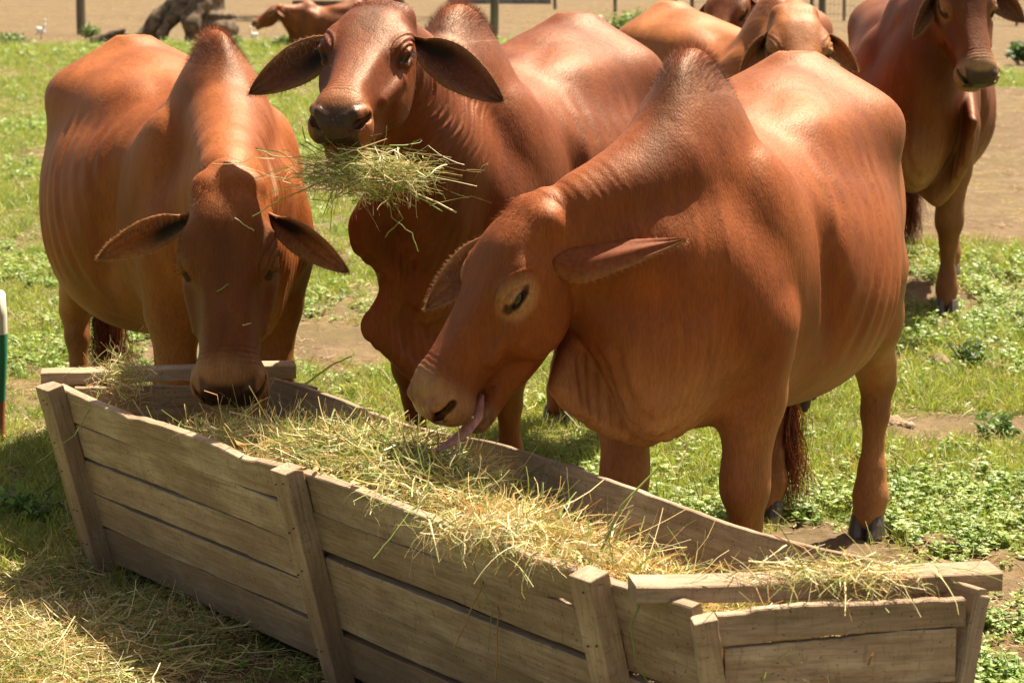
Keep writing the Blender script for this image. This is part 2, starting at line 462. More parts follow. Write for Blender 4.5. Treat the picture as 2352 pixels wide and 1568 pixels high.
def ear_mesh(length, width, base, dirv, face, droop=0.25, cup=.35, tipc=0.0, col=(.4, .16, .07), inner=(.30, .12, .05), name='ear', fold=0.0, darkside=1, point=.80, lance=False):
    """leaf shaped ear: grid surface with thickness. dirv = direction of the ear, face = where the open side looks. local coords"""
    d = np.array(dirv, float); d /= np.linalg.norm(d); fc = np.array(face, float); fc -= d * (d @ fc); fc /= np.linalg.norm(fc)
    s = np.cross(fc, d)                       # width direction
    nu, nv = 26, 15
    us = 1 - (1 - np.linspace(0, 1, nu)) ** 1.6; vs = np.linspace(-1, 1, nv)
    V = []; C = []
    down = np.array((0, 0, -1.0))
    for layer in (0, 1):
        for u in us:
            wd = width * .5 * (.36 + .64 * math.sin(min(1, u * 1.9) * math.pi / 2)) * max(.0004, (1 - max(0, (u - .36) / .64) ** 2.0)) ** point
            if lance: wd = width * .5 * (.55 + .45 * math.sin(min(1, u * 4.5) * math.pi / 2)) * max(.0004, 1 - max(0, (u - .18) / .82) ** 1.25) ** .9
            curve = droop * u * u * length
            cu = cup * (1 - .55 * u) + (1 - min(1, u / .22)) * .9
            for v in vs:
                a = v * min(1.45, cu * 2.0)
                rad = wd / max(.25, min(1.45, cu * 2.0))
                sy = math.sin(a) * rad; fz = (1 - math.cos(a)) * rad
                p = np.array(base) + d * (u * length) + down * curve + s * (sy + fold * u * wd) + fc * fz
                th = .0045 * (1 - .6 * abs(v) ** 3) * (1 - .5 * u)
                nrm = fc * math.cos(a) - s * math.sin(a)
                p = p + nrm * (th if layer == 0 else -th)
                p = p + fc * (.0035 * math.sin(v * 9 + u * 4) * u)
                V.append(p)
                edge = max(abs(v) ** 4, u ** 8)
                if layer == 0:
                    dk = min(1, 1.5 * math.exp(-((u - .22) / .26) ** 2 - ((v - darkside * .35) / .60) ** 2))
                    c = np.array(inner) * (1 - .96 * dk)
                    c = lerp(c, np.array((.50, .26, .12)), edge * .7)
                    c = c * (1 - tipc * max(0, (u - .8) / .2))
                else:
                    c = lerp(np.array(col), np.array((.55, .27, .12)), edge * .5)
                    c = c * (1 - .7 * tipc * max(0, (u - .8) / .2))
                C.append(c)
    F = []
    n = nu * nv
    for i in range(nu - 1):
        for j in range(nv - 1):
            a = i * nv + j
            F.append((a, a + 1, a + nv + 1, a + nv)); b = a + n
            F.append((b, b + nv, b + nv + 1, b + 1))
    for i in range(nu - 1):
        for j in (0, nv - 1):
            a = i * nv + j; q = (a, a + nv, a + nv + n, a + n)
            F.append(q if j == 0 else q[::-1])
    for i in (0, nu - 1):
        for j in range(nv - 1):
            a = i * nv + j; q = (a, a + n, a + 1 + n, a + 1)
            F.append(q if i == 0 else q[::-1])
    return np.array(V), np.array(F), np.array(C)

def strands(roots, dirs, lens, width, nseg=5, curl=.15, grav=.0, cols=None, r=None, wtip=.25, kink=0.0):
    """flat ribbons; returns V, F(quads), C"""
    r = r or rng
    n = len(roots); P = np.array(roots, float); D = np.array(dirs, float); D /= np.linalg.norm(D, axis=1)[:, None] + 1e-9
    side = np.cross(D, r.normal(size=(n, 3))); side /= np.linalg.norm(side, axis=1)[:, None] + 1e-9
    bend = r.normal(size=(n, 3)) * curl
    V = np.zeros((n, nseg + 1, 2, 3)); st = (np.array(lens) / nseg)[:, None]
    wv = np.broadcast_to(np.array(width), (n,))[:, None]
    for i in range(nseg + 1):
        t = i / nseg; ww = wv * (1 - (1 - wtip) * t) * .5
        V[:, i, 0] = P - side * ww; V[:, i, 1] = P + side * ww
        P = P + D * st
        D = D + bend / nseg * 2 + np.array((0, 0, -grav)) / nseg
        if kink: D = D + r.normal(size=(n, 3)) * kink * (r.random((n, 1)) < .3)
        D /= np.linalg.norm(D, axis=1)[:, None] + 1e-9
    V = V.reshape(-1, 3)
    b = (np.arange(n) * (nseg + 1) * 2)[:, None] + (np.arange(nseg) * 2)[None]
    b = b.ravel(); F = np.stack([b, b + 1, b + 3, b + 2], 1)
    C = np.repeat(cols, (nseg + 1) * 2, axis=0) if cols is not None else None
    return V, F, C

def sphere_np(c, r, R=None, nu=20, nv=12):
    V = []; F = []
    R = np.eye(3) if R is None else R
    for i in range(nv + 1):
        th = math.pi * i / nv
        for j in range(nu):
            ph = 2 * math.pi * j / nu
            q = np.array((math.cos(th) * r[0], math.sin(th) * math.cos(ph) * r[1], math.sin(th) * math.sin(ph) * r[2]))
            V.append(np.array(c) + R @ q)
    for i in range(nv):
        for j in range(nu):
            a = i * nu + j; b = i * nu + (j + 1) % nu
            F.append((a, b, b + nu, a + nu))
    return np.array(V), np.array(F)

def tube_np(pts, rs, ns=12):
    pts = [np.array(p, float) for p in pts]; V = []; F = []
    up = np.array((.3, .9, .1))
    for i, p in enumerate(pts):
        t = pts[min(i + 1, len(pts) - 1)] - pts[max(i - 1, 0)]; t /= np.linalg.norm(t) + 1e-9
        a = np.cross(t, up); a /= np.linalg.norm(a) + 1e-9; b = np.cross(t, a)
        for j in range(ns):
            f = 2 * math.pi * j / ns
            V.append(p + (a * math.cos(f) + b * math.sin(f)) * rs[i])
    for i in range(len(pts) - 1):
        for j in range(ns):
            q = i * ns + j; w_ = i * ns + (j + 1) % ns
            F.append((q, w_, w_ + ns, q + ns))
    return np.array(V), np.array(F)

def hoof_np(c, s=1.0, yaw=0.0):
    """a cloven hoof: two claws"""
    Vs = []; Fs = []; k = 0
    for sd in (1, -1):
        V = []; n = 10
        for i, (z, rx, ry, dx) in enumerate(((.068, .030, .022, 0), (.045, .038, .025, .006), (.012, .048, .028, .014), (0, .047, .027, .015))):
            for j in range(n):
                f = 2 * math.pi * j / n
                V.append((c[0] + (dx + rx * math.cos(f) * (1 if math.cos(f) > 0 else .8)) * s, c[1] + (sd * .025 + ry * math.sin(f)) * s, c[2] + z * s))
        F = []
        for i in range(3):
            for j in range(n):
                a = i * n + j; b = i * n + (j + 1) % n
                F.append((a + k, a + n + k, b + n + k, b + k))
        V.append((c[0], c[1] + sd * .025 * s, c[2] + .07 * s)); V.append((c[0] + .01, c[1] + sd * .025 * s, c[2]))
        for j in range(n):
            F.append((j + k, (j + 1) % n + k, 4 * n + k, 4 * n + k)); F.append((3 * n + j + k, 4 * n + 1 + k, 4 * n + 1 + k, 3 * n + (j + 1) % n + k))
        Vs += V; Fs += F; k += len(V)
    Fs = [tuple(dict.fromkeys(f)) for f in Fs]
    return Vs, Fs

def make_cow(name, O, heading, S, head, cfg, label, group=None, hf=.0045, hc=.0085, detail=True):
    """O world xy under the forefeet, heading world direction, head = dict(pos, F, L, scale) in world"""
    t0 = time.time()
    h = np.array(heading, float); h /= np.linalg.norm(h); rz = math.atan2(h[1], h[0])
    root = empty(name, (O[0], O[1], -.50 * S if cfg.get('lying') else 0), rz, S)
    tag(root, label, 'cow', group)
    Wl = np.array(((h[0], h[1], 0), (-h[1], h[0], 0), (0, 0, 1)))       # world -> local rotation
    loc = lambda p: (Wl @ (np.array(p, float) - np.array((O[0], O[1], root.location.z)))) / S
    Ho = loc(head['pos']); HR0 = frame(Wl @ np.array(head['F']), Wl @ np.array(head['L'])); hs = head.get('scale', 1.0) / S
    HR = HR0
    bw = cfg.get('belly', .36); 
    F = Field()
    body = [(.30, 1.00, .70, .07, .85), (.24, 1.10, .62, .13, .85), (.14, 1.18, .56, .19, .86), (.0, 1.24, .53, .235, .88), (-.15, 1.235, .525, .275, .87),
            (-.32, 1.240, .505, bw * .92, .84), (-.50, 1.262, .49 - cfg.get('sag', 0), bw, .82), (-.66, 1.292, .495 - cfg.get('sag', 0), bw * .97, .84), (-.80, 1.305, .53, bw * .88, .90),
            (-.90, 1.315, .60, .295, .97), (-1.02, 1.29, .70, .262, 1.0), (-1.14, 1.23, .80, .21, 1.0), (-1.24, 1.14, .90, .13, 1.0)]
    F.loft(body, None, 2.0, 2.15, k=.02)
    # rump
    F.ell((-.84, 0, 1.292), (.24, .08, .056), k=.12)
    for s in (1, -1):
        F.ell((-.86, .195 * s, 1.185), (.12, .08, .07), k=.14)      # hook bones
        F.cap((-.86, .03 * s, 1.325), (-.84, .2 * s, 1.215), .045, .05, k=.10)
        F.ell((-1.19, .105 * s, 1.12), (.06, .045, .06), k=.07)          # pin bones
        F.ell((-.62, .11 * s, 1.20), (.22, .10, .075), k=.12)
        F.ell((-1.02, .37 * s, 1.10), (.11, .06, .09), k=.12, sub=True)
        # shoulder blade and shoulder
        F.ell((-.04, .165 * s, .95), (.13, .085, .25), rot_y(.25), k=.09)
        F.ell((.10, .150 * s, .84), (.12, .095, .16), rot_y(.1), k=.06)
        F.ell((-.20, .325 * s, .90), (.040, .060, .26), rot_y(.12), k=.05, sub=True)   # groove behind the shoulder
        F.ell((.04, .17 * s, .77), (.085, .075, .14), k=.05)
    # hump
    hp = cfg.get('hump', (.02, 1.27, .15, .07, .165))
    F.ell((hp[0], 0, hp[1]), (hp[2], hp[3], hp[4]), rot_y(-.20), k=.12)
    F.ell((hp[0] + .01, 0, hp[1] - .10), (hp[2] * 1.15, hp[3] * 1.5, hp[4] * .8), rot_y(-.20), k=.10)
    F.cap((-.10, 0, 1.20), (-.75, 0, 1.245), .035, .04, k=.06)           # spine
    # neck
    Bc = np.array((.10, 0, 1.12)); Bt = np.array((.20, 0, .80))
    X = lambda p: Ho + HR @ (np.array(p) * hs)
    Pc = X((.00, 0, -.045)); Pt = X((.035, 0, -.105))
    Nc1 = cfg.get('nc', None); Nt1 = cfg.get('nt', None)
    back = -HR[:, 0]
    Mc = (Bc + Pc) / 2 + np.array(cfg.get('ncoff', (.02, 0, .02)))
    Mt = (Bt + Pt) / 2 + np.array(cfg.get('ntoff', (.0, 0, -.02)))
    ts = np.linspace(0, 1, 6)
    C_ = [bez(Bc, 2 * Mc - (Bc + Pc) / 2, Pc, t) for t in ts]; T_ = [bez(Bt, 2 * Mt - (Bt + Pt) / 2, Pt, t) for t in ts]
    nr = cfg.get('nr', 1.0)
    F.chain(C_, [.125 * nr, .108 * nr, .092 * nr, .082 * nr, .070, .058], k=.06)
    F.chain(T_, [.150 * nr, .125 * nr, .102 * nr, .083 * nr, .062, .045], k=.06)
    F.chain([(a + b) / 2 for a, b in zip(C_, T_)], [.18 * nr, .15 * nr, .120 * nr, .098 * nr, .078, .062], k=.06)
    F.chain([(.02, 0, hp[1] - .02), C_[1] + np.array((0, 0, .06)), C_[2] + np.array((0, 0, .03))], [.075, .05, .035], k=.10)
    # brisket and dewlap
    F.ell((.24, 0, .70), (.13, .085, .15), k=.08)
    for (t, drop, th, dv) in cfg.get('dewlap', []):
        i = t * 5; a = int(min(4, max(0, math.floor(i)))); fr_ = i - a
        tp = lerp(np.array(T_[a]), np.array(T_[a + 1]), fr_)
        dv = np.array(dv, float); dv /= np.linalg.norm(dv)
        F.cap(tp, tp + dv * drop, th * 1.8, th, k=.045)
    sh = [(loc(a_), loc(b_), c_ / S, d_ / S) for a_, b_, c_, d_ in cfg.get('sheet', [])]
    for i in range(len(sh) - 1):
        for t in (0, 1/6, 1/3, .5, 2/3, 5/6):
            u = [lerp(np.array(sh[i][j]), np.array(sh[i + 1][j]), t) for j in range(4)]
            F.cap(u[0], u[1], float(u[2]), float(u[3]), k=.022)
    if sh: F.cap(sh[-1][0], sh[-1][1], sh[-1][2], sh[-1][3], k=.022)
    for e in cfg.get('extra', []):
        getattr(F, e[0])(*e[1:-1], **e[-1])
    # legs
    legs = cfg.get('legs', {})
    hooves = []
    if cfg.get('lying'):
        for s in (1, -1):
            F.chain([(.05, .165 * s, .78), (.20, .20 * s, .62), (.27, .21 * s, .56), (.10, .23 * s, .53)], [.10, .06, .05, .04], k=.04)
            F.ell((-.95, .20 * s, .80), (.22, .12, .24), k=.07); F.chain([(-.80, .27 * s, .64), (-1.10, .30 * s, .57), (-.85, .36 * s, .53)], [.10, .055, .04], k=.05)
    for i, s in enumerate((1, -1) if not cfg.get('lying') else ()):
        q = legs.get('fl' if s == 1 else 'fr', (0, .15 * s))
        lx, ly = q
        F.chain([(.05, .165 * s, .80), (.02 + lx * .4, .165 * s * .6 + ly * .4, .62), (.025 + lx * .85, ly, .43), (.025 + lx, ly, .385), (.01 + lx, ly, .31), (.0 + lx, ly, .17), (-.0 + lx, ly, .115), (.02 + lx, ly, .06)],
                [.105, .078, .052, .049, .033, .030, .040, .040], k=.035)
        F.ell((.035 + lx, ly, .41), (.035, .042, .055), k=.03)
        F.ell((-.06 + lx * .3, .15 * s, .66), (.07, .05, .09), rot_y(-.3), k=.05)
        hooves.append((.03 + lx, ly))
        q = legs.get('hl' if s == 1 else 'hr', (0, .15 * s)); lx, ly = q
        F.ell((-.98, .135 * s, .93), (.20, .115, .25), rot_y(.15), k=.07)
        F.chain([(-.88 + lx * .1, .17 * s, .80), (-.98 + lx * .4, lerp(.17 * s, ly, .5), .66), (-1.12 + lx * .9, ly, .51), (-1.165 + lx, ly, .45), (-1.15 + lx, ly, .36), (-1.13 + lx, ly, .19), (-1.125 + lx, ly, .12), (-1.10 + lx, ly, .06)],
                [.145, .105, .055, .046, .034, .032, .043, .042], k=.04)
        F.ell((-1.20 + lx, ly, .505), (.022, .024, .045), rot_y(.3), k=.03)
        F.ell((-.80, .20 * s, .66), (.075, .055, .09), k=.06)             # stifle
        hooves.append((-1.10 + lx, ly))
    F.cap((-1.05, 0, 1.27), (-1.25, 0, 1.19), .035, .028, k=.05)
    # navel fold / udder
    if cfg.get('udder', True):
        F.ell((-.93, 0, .62), (.13, .10, .09), k=.06)
    hp_ = dict(cfg.get('head', {}))
    Fh = Field(); head_field(Fh, np.zeros(3), np.eye(3), hp_)
    # head placed and scaled as a single operation
    lo, hi = Fh.bounds(); cs = np.array([X((x, y, z)) for x in (lo[0], hi[0]) for y in (lo[1], hi[1]) for z in (lo[2], hi[2])])
    HRf = HR.astype(np.float32); Hof = Ho.astype(np.float32); hsf = np.float32(hs)
    muz = hp_.get('muz', 1.0)
    def hco(P):
        q = (P - Hof) @ HRf / hsf
        if muz != 1: q[:, 1] /= (1 - (1 - muz) * sstep(.26, .42, q[:, 0])).astype(q.dtype)
        return q
    def hfn(P): return Fh(hco(P)) * hsf
    F._add(hfn, cs.min(0), cs.max(0), .016, False)
    # ribs and skin relief
    def ribs(P):
        x, y, z = P[:, 0], P[:, 1], P[:, 2]
        m = sstep(-.70, -.58, x) * (1 - sstep(-.26, -.16, x)) * sstep(.62, .78, z) * (1 - sstep(1.08, 1.2, z)) * sstep(.12, .2, np.abs(y))
        ph = (x + (z - .9) * .30 + .03 * np.sin(z * 7)) / .068
        am = .35 + .65 * np.clip(.5 + 1.2 * np.sin(x * 9 + z * 5) * np.sin(z * 11 + x * 17), 0, 1)
        return -cfg.get('ribs', .0042) * np.sin(ph * 2 * math.pi + .8 * np.sin(z * 13)) * m * am
    F.disp(ribs, (-.75, -.6, .55), (-.1, .6, 1.3))
    def pleats(P):
        x, y, z = P[:, 0], P[:, 1], P[:, 2]
        m = sstep(.13, .24, x) * (1 - sstep(.74, .92, z)) * sstep(.44, .50, z)
        hq = (P - Hof) @ HRf / hsf; m = m * (1 - sstep(-.10, .0, hq[:, 0]) * (np.abs(hq[:, 1]) < .2) * (hq[:, 2] > -.26))
        return -cfg.get('pleat', .0042) * (np.sin((x + y * .7) * 2 * math.pi / .052 + 1.2 * np.sin(z * 9 + y * 12)) * .6 + .4 * np.sin((x - y * .5) * 2 * math.pi / .031 + z * 7)) * m
    F.disp(pleats, (.1, -.5, .42), (.8, .5, .95))
    n0 = C_[0]; 
    wr = cfg.get('neckfold', .0016)
    Pcd = np.array(Pc - Bc); Pcd = Pcd / np.linalg.norm(Pcd)
    up_ = (np.array(C_[3]) - np.array(T_[3])); up_ = up_ - Pcd * (up_ @ Pcd); up_ = up_ / np.linalg.norm(up_)
    along = cfg.get('foldmode', 'along') == 'along'
    def folds(P):
        q = P - Bc; t = q @ Pcd.astype(np.float32) / np.linalg.norm(Pc - Bc)
        v = q @ up_.astype(np.float32)
        m = sstep(-.05, .30, t) * (1 - sstep(.92, 1.05, t)) * (P[:, 2] < 1.6)
        hq = (P - Hof) @ HRf / hsf
        m = m * (1 - sstep(-.06, .05, hq[:, 0]))
        if along:
            m = m * sstep(.05, .12, np.abs(P[:, 1] - Bc[1])) * (.4 + .6 * np.sin(t * 3) ** 2)
            warp = .05 * np.sin(t * 5 + 1) + .02 * np.sin(t * 11)
            return -wr * (np.sin((v + warp) * 210) * .6 + np.sin((v + warp * .6) * 330 + 1) * .4) * m
        m = m * sstep(*cfg.get('foldrange', (.45, .7)), t) * (.35 + .65 * np.clip(np.sin(v * 17 + t * 5) + .4, 0, 1)) * np.exp(-((v + .08) / .22) ** 2)
        warp = .30 * v + .035 * np.sin(v * 15 + t * 4) + .012 * np.sin(v * 41)
        return -wr * (np.sin((t + warp) * 105) * .65 + np.sin((t + warp * 1.2) * 160 + 2) * .35) * m
    lo = np.min([Bc, Pc, Bt, Pt], 0) - .25; hi = np.max([Bc, Pc, Bt, Pt], 0) + .25
    F.disp(folds, lo, hi)
    lo, hi = F.bounds(); lo = lo + .02; hi = hi - .02; lo[2] = max(lo[2], .02 if not cfg.get('lying') else .45)
    cs = np.array([X((x, y, z)) for x in (-.05, .54) for y in (-.13, .13) for z in (-.25, .07)])
    hl, hh = cs.min(0), cs.max(0)
    axes = [axis_lines(lo[d], hi[d], hl[d], hh[d], hf / S, hc / S) for d in range(3)]
    V, Q = surface_nets(F, axes)
    if detail: V = refine(F, V, 1)
    # ---- colour of the coat
    c0 = np.array(cfg['coat']); c1 = np.array(cfg.get('pale', (.50, .25, .12))); dk = np.array(cfg.get('dark', (.10, .035, .02)))
    x, y, z = V[:, 0], V[:, 1], V[:, 2]
    q = hco(V); hx, hy, hz = q[:, 0], q[:, 1], q[:, 2]
    ish = sstep(-.10, .02, hx) * (hx < .6) * (1 - sstep(.12, .16, np.abs(hy))) * sstep(-.26, -.215, hz) * (hz < .12)
    C = np.tile(c0, (len(V), 1))
    nz1 = fbm(V * 3.0, 3, 5); nz2 = fbm(V * np.array((9, 9, 4)), 3, 9)
    def blend(m, c): 
        m = np.clip(m, 0, 1)[:, None]; C[:] = C * (1 - m) + np.array(c) * m
    blend((1 - sstep(.52, .78, z + .06 * nz1)) * .55 * (1 - ish), c1)                 # belly, legs, dewlap paler
    blend(np.exp(-((x + 1.0) / .3) ** 2) * .2 * (1 - ish), c1 * .8)
    blend(sstep(.10, .24, x) * (1 - sstep(.60, .86, z + .05 * nz1)) * cfg.get('palechest', .6) * (1 - ish), c1)
    if cfg.get('darkbrow'): blend(ish * np.exp(-(hy / .045) ** 2) * (hz > -.03) * sstep(.02, .08, hx) * (1 - sstep(.30, .40, hx)) * sstep(-.25, .35, fbm(q * np.array((14, 22, 14)), 3, 71)) * .75, (.075, .028, .018))
    hm = np.exp(-((x - hp[0]) / .2) ** 2) * sstep(hp[1] - .10, hp[1] + .12, z + .03 * nz2) * (1 - ish)
    blend(hm * cfg.get('humpdark', .62), dk)
    ridge = np.exp(-(y / .035) ** 2) * sstep(1.0, 1.15, z + .02 * nz2) * np.exp(-((x - hp[0] - .12) / .20) ** 2) * (1 - ish)
    blend(ridge * .65, dk)
    top = sstep(hp[1] + hp[4] - .06, hp[1] + hp[4] + .01, z) * np.exp(-((x - hp[0]) / .2) ** 2)
    blend(top * .8 * (1 - ish), np.array((.42, .11, .03)))
    blend(ish * cfg.get('facedark', .35) * sstep(.0, .15, hx), c0 * cfg.get('facecol', .55))  # darker face colour; on the left cow this paints in the shade
    # pale eye rings, muzzle
    for s in (1, -1):
        de = np.sqrt(((hx - .183) / 1.25) ** 2 + (hy - .104 * s) ** 2 + ((hz + .012) * 1.0) ** 2)
        blend(ish * (1 - sstep(.028, .058, de)) * cfg.get('eyering', .55), (.55, .30, .14))
        blend(ish * (1 - sstep(.022, .031, np.sqrt(((hx - .184) / 1.6) ** 2 + ((hz + .013) * (1.6 + 1.2 * max(0, hp_.get('lid', .35) - .5))) ** 2) + np.maximum(0, .080 - hy * s) )), (.02, .012, .01))
    ringm = sstep(.40, .45, hx + .01 * nz2) * (1 - .65 * sstep(.02, .07, np.maximum(0, -hz - .03)) * (1 - cfg.get('lips', 0)))
    blend(ish * ringm * cfg.get('muzzle', .75), cfg.get('muzcol', (.44, .25, .12)))
    pad = ish * sstep(.450, .466, hx + .004 * nz2 - .10 * np.maximum(0, np.abs(hy) - .052)) * sstep(-.112, -.098, hz) * (1 - sstep(-.005, .008, hz)) * (1 - sstep(.060, .070, np.abs(hy)))
    pcol = np.array(cfg.get('pad', (.018, .018, .022)))
    blend(pad, pcol)
    if cfg.get('spots'):
        sp = ish * sstep(.46, .50, hx) * sstep(.30, .42, fbm(q * 90, 2, 21)); blend(sp * .85, (.05, .035, .03))
    for s in (1, -1):
        tn = np.clip((.500 - hx) / .042, 0, 1); dn = np.sqrt((hx - .500 + .042 * tn) ** 2 + (hy - (.048 + .028 * tn) * s) ** 2 + ((hz + .042 - .006 * tn) * 1.3) ** 2)
        blend(ish * (1 - sstep(.012, .018, dn)), (.006, .004, .004))
    if hp_.get('open', 0) > 0:
        oj = hp_['open']
        inm = ish * np.exp(-((hz + .112 + oj * .42) / (.004 + oj * .34)) ** 4) * sstep(.40, .415, hx) * (np.abs(hy) < .052)
        blend(inm, (.03, .012, .01))
        chin = ish * sstep(.40, .44, hx) * (hz < -.15) * (fbm(q * 70, 2, 31) > -.05); blend(chin * .6, (.07, .05, .04))
    blend((1 - sstep(.30, .45, z)) * np.exp(-((z - .38) / .06) ** 2) * .5 * (1 - ish), dk)
    if cfg.get('crestpale'): blend(np.exp(-(y / .016) ** 2) * sstep(.42, .50, x) * (1 - sstep(.60, .66, x)) * (z > 1.0) * (1 - ish) * .8, (.62, .40, .28))
    C *= (1 + .10 * nz1 + .10 * nz2)[:, None]
    wet = pad * .9
    if cfg.get('lying'): pass
    o = mesh_np('body', V, Q, M_COAT, root, True, np.clip(C, .003, 1), {'wet': wet})
    # ---- parts
    for s in (1, -1):
        V_, F_ = sphere_np(X((.184, .0880 * s, -.013)), (.025 * hs, .0225 * hs, .0215 * hs), HR)
        mesh_np('eye', V_, F_, M_EYE, root)
        # lashes
        if detail:
            n = 26; t = np.linspace(0, 1, n)
            rt = np.array([X((.158 + .05 * a, (.113 - .004 * abs(a - .5)) * s, .001 - .018 * (2 * a - 1) ** 2)) for a in t])
            dr = np.array([HR @ np.array((.3 * (a - .5), .9 * s, -.35)) for a in t])
            V_, F_, C_s = strands(rt, dr, np.full(n, .022), .0012, 3, .25, .2, np.tile((.02, .012, .01), (n, 1)))
            mesh_np('eyelashes', V_, F_, M_HAIR, root, True, C_s)
        ec = cfg['ear_l' if s == 1 else 'ear_r']
        eb = X((.055, .085 * s, -.035))
        ed = HR @ np.array(ec['dir']) if not ec.get('world') else Wl @ np.array(ec['dir'])
        ef = HR @ np.array(ec['face']) if not ec.get('world') else Wl @ np.array(ec['face'])
        V_, F_, C_e = ear_mesh(ec.get('len', .23) / S, ec.get('wid', .115) / S, eb, ed, ef, ec.get('droop', .2), ec.get('cup', .35), ec.get('tip', .5), c0 * 1.05, ec.get('inner', c0 * 1.0 + .02), fold=ec.get('fold', 0), darkside=ec.get('ds', 1), point=ec.get('point', .80), lance=ec.get('lance', False))
        mesh_np('ear', V_, F_, M_EAR, root, True, C_e)
        if detail:     # fringe of hair round the ear
            nu, nv = 26, 15; n = 1100
            ii = rng.integers(2, nu, n); jj = np.where(rng.random(n) < .5, 0, nv - 1)
            rt = V_[ii * nv + jj] + rng.normal(size=(n, 3)) * .002; ctr = V_[ii * nv + nv // 2]
            dd = (rt - ctr); dd /= np.linalg.norm(dd, axis=1)[:, None] + 1e-9
            dd = dd + (ed / np.linalg.norm(ed)) * 1.1 + rng.normal(size=(n, 3)) * .35
            cc = np.array((.45, .22, .09)) * rng.uniform(.5, 1.1, (n, 1))
            a_, b_, c_ = strands(rt, dd, rng.uniform(.004, .010, n), .0005, 2, .4, .2, cc)
            n2 = 260                                   # long pale hair inside
            ii = rng.integers(1, 14, n2); jj = rng.integers(1, 6, n2)
            rt = V_[ii * nv + jj]; dd = -ef / np.linalg.norm(ef) * 0 + ef * .5 + np.array((0, 0, -.6)) + rng.normal(size=(n2, 3)) * .35 + ed * .5
            cc = np.array((.50, .32, .18)) * rng.uniform(.3, 1.1, (n2, 1))
            a2, b2, c2 = strands(rt, dd, rng.uniform(.010, .024, n2), .0005, 3, .4, .4, cc)
            mesh_np('ear_hair', np.concatenate([a_, a2]), np.concatenate([b_, b2 + len(a_)]), M_HAIR, root, True, np.concatenate([c_, c2]))
    for (a, b) in hooves:
        V_, F_ = hoof_np((a, b, 0)); mesh_py('hoof', V_, F_, M_HOOF, root, False)
    if detail:
        Vn = np.zeros_like(V); a_ = V[Q[:, 1]] - V[Q[:, 0]]; b_ = V[Q[:, 3]] - V[Q[:, 0]]; fn_ = np.cross(a_, b_)
        for i_ in range(4): 
            for d_ in range(3): Vn[:, d_] += np.bincount(Q[:, i_], fn_[:, d_], len(V))
        Vn /= np.linalg.norm(Vn, axis=1)[:, None] + 1e-12
        crest = np.exp(-((x - hp[0]) / .22) ** 2) * sstep(hp[1] + .02, hp[1] + .14, z) * (1 - ish)
        pol = ish * (hz > -.06) * (1 - sstep(.03, .09, hx)) * sstep(-.09, -.03, hx) * (1 - sstep(.06, .10, np.abs(hy)))
        back = sstep(.75, .95, Vn[:, 2]) * (z > 1.15) * .25
        prob = np.clip(crest * 1.0 + pol * .7 + back + .05, 0, 1) * (z > .6)
        area = np.linalg.norm(fn_, axis=1); va = np.bincount(Q[:, 0], area, len(V)) + 1e-9
        pr = prob * va; pr /= pr.sum(); nf = cfg.get('nfur', 40000)
        ii = rng.choice(len(V), nf, p=pr)
        rt = V[ii] + rng.normal(size=(nf, 3)) * .003
        flow = np.array((-.9, 0, -.35))
        flow = np.where((ish[ii] > .5)[:, None], (HR[:, 0] * 1.0)[None], flow[None]) + np.where((crest[ii] > .3)[:, None], np.array((.2, 0, .5))[None], 0)
        dd = Vn[ii] * (.35 + .8 * crest[ii] + .5 * pol[ii])[:, None] + flow + rng.normal(size=(nf, 3)) * .22
        ln = (.007 + .014 * crest[ii] + .010 * pol[ii]) * rng.uniform(.6, 1.3, nf)
        cc = C[ii] * rng.uniform(.5, 1.05, (nf, 1))
        a_, b_, c_ = strands(rt - Vn[ii] * .0015, dd, ln, .00045, 2, .2, .1, cc)
        mesh_np('coat_hair', a_, b_, M_HAIR, root, True, c_)
    # tail with switch
    tx = cfg.get('tail', [(-1.24, 0, 1.20), (-1.31, 0, 1.08), (-1.31, 0, .85), (-1.29, 0, .62)])
    pts = [np.array(p, float) for p in tx]; res = []
    for i in range(len(pts) - 1):
        for t in np.linspace(0, 1, 6)[:-1]:
            res.append(lerp(pts[i], pts[i + 1], t))
    res.append(pts[-1]); n = len(res)
    V_, F_ = tube_np(res, [lerp(.032, .013, i / (n - 1)) for i in range(n)])
    tb = mesh_np('tail', V_, F_, M_COAT, root, True, np.tile(c0 * .9, (len(V_), 1)), {'wet': np.zeros(len(V_))})
    n = 1500 if detail else 250
    e = pts[-1]
    rt = np.stack([rng.normal(e[0], .012, n), rng.normal(e[1], .012, n), rng.uniform(e[2] - .02, e[2] + .16, n)], 1)
    dd = np.stack([rng.normal(0, .05, n), rng.normal(0, .05, n), np.full(n, -1.0)], 1)
    tc = np.array(cfg.get('switch', (.16, .045, .018)))
    cc = tc * rng.uniform(.35, 1.5, (n, 1))
    V_, F_, C_t = strands(rt, dd, rng.uniform(.30, .60, n), .0026 if detail else .008, 11, .07, .5, cc, wtip=.4)
    lock = np.repeat(rng.integers(0, 9, n), 24); dz_ = np.clip(e[2] - V_[:, 2], 0, 1)
    V_[:, 0] += .020 * np.sin(dz_ * 24 + lock * 1.7) * sstep(.05, .25, dz_); V_[:, 1] += (.016 * np.sin(dz_ * 20 + lock * 2.3) + .012 * (lock - 4) * dz_ * 1.4) * sstep(.05, .25, dz_)
    mesh_np('tail_switch', V_, F_, M_HAIR, root, True, C_t)
    print('cow', name, len(V), 'verts', round(time.time() - t0, 1), 's')
    info = dict(root=root, V=V, Q=Q, C=C, X=X, HR=HR, hs=hs, Wl=Wl, S=S, hp=hp, hx=hx, ish=ish, body=o)
    return info
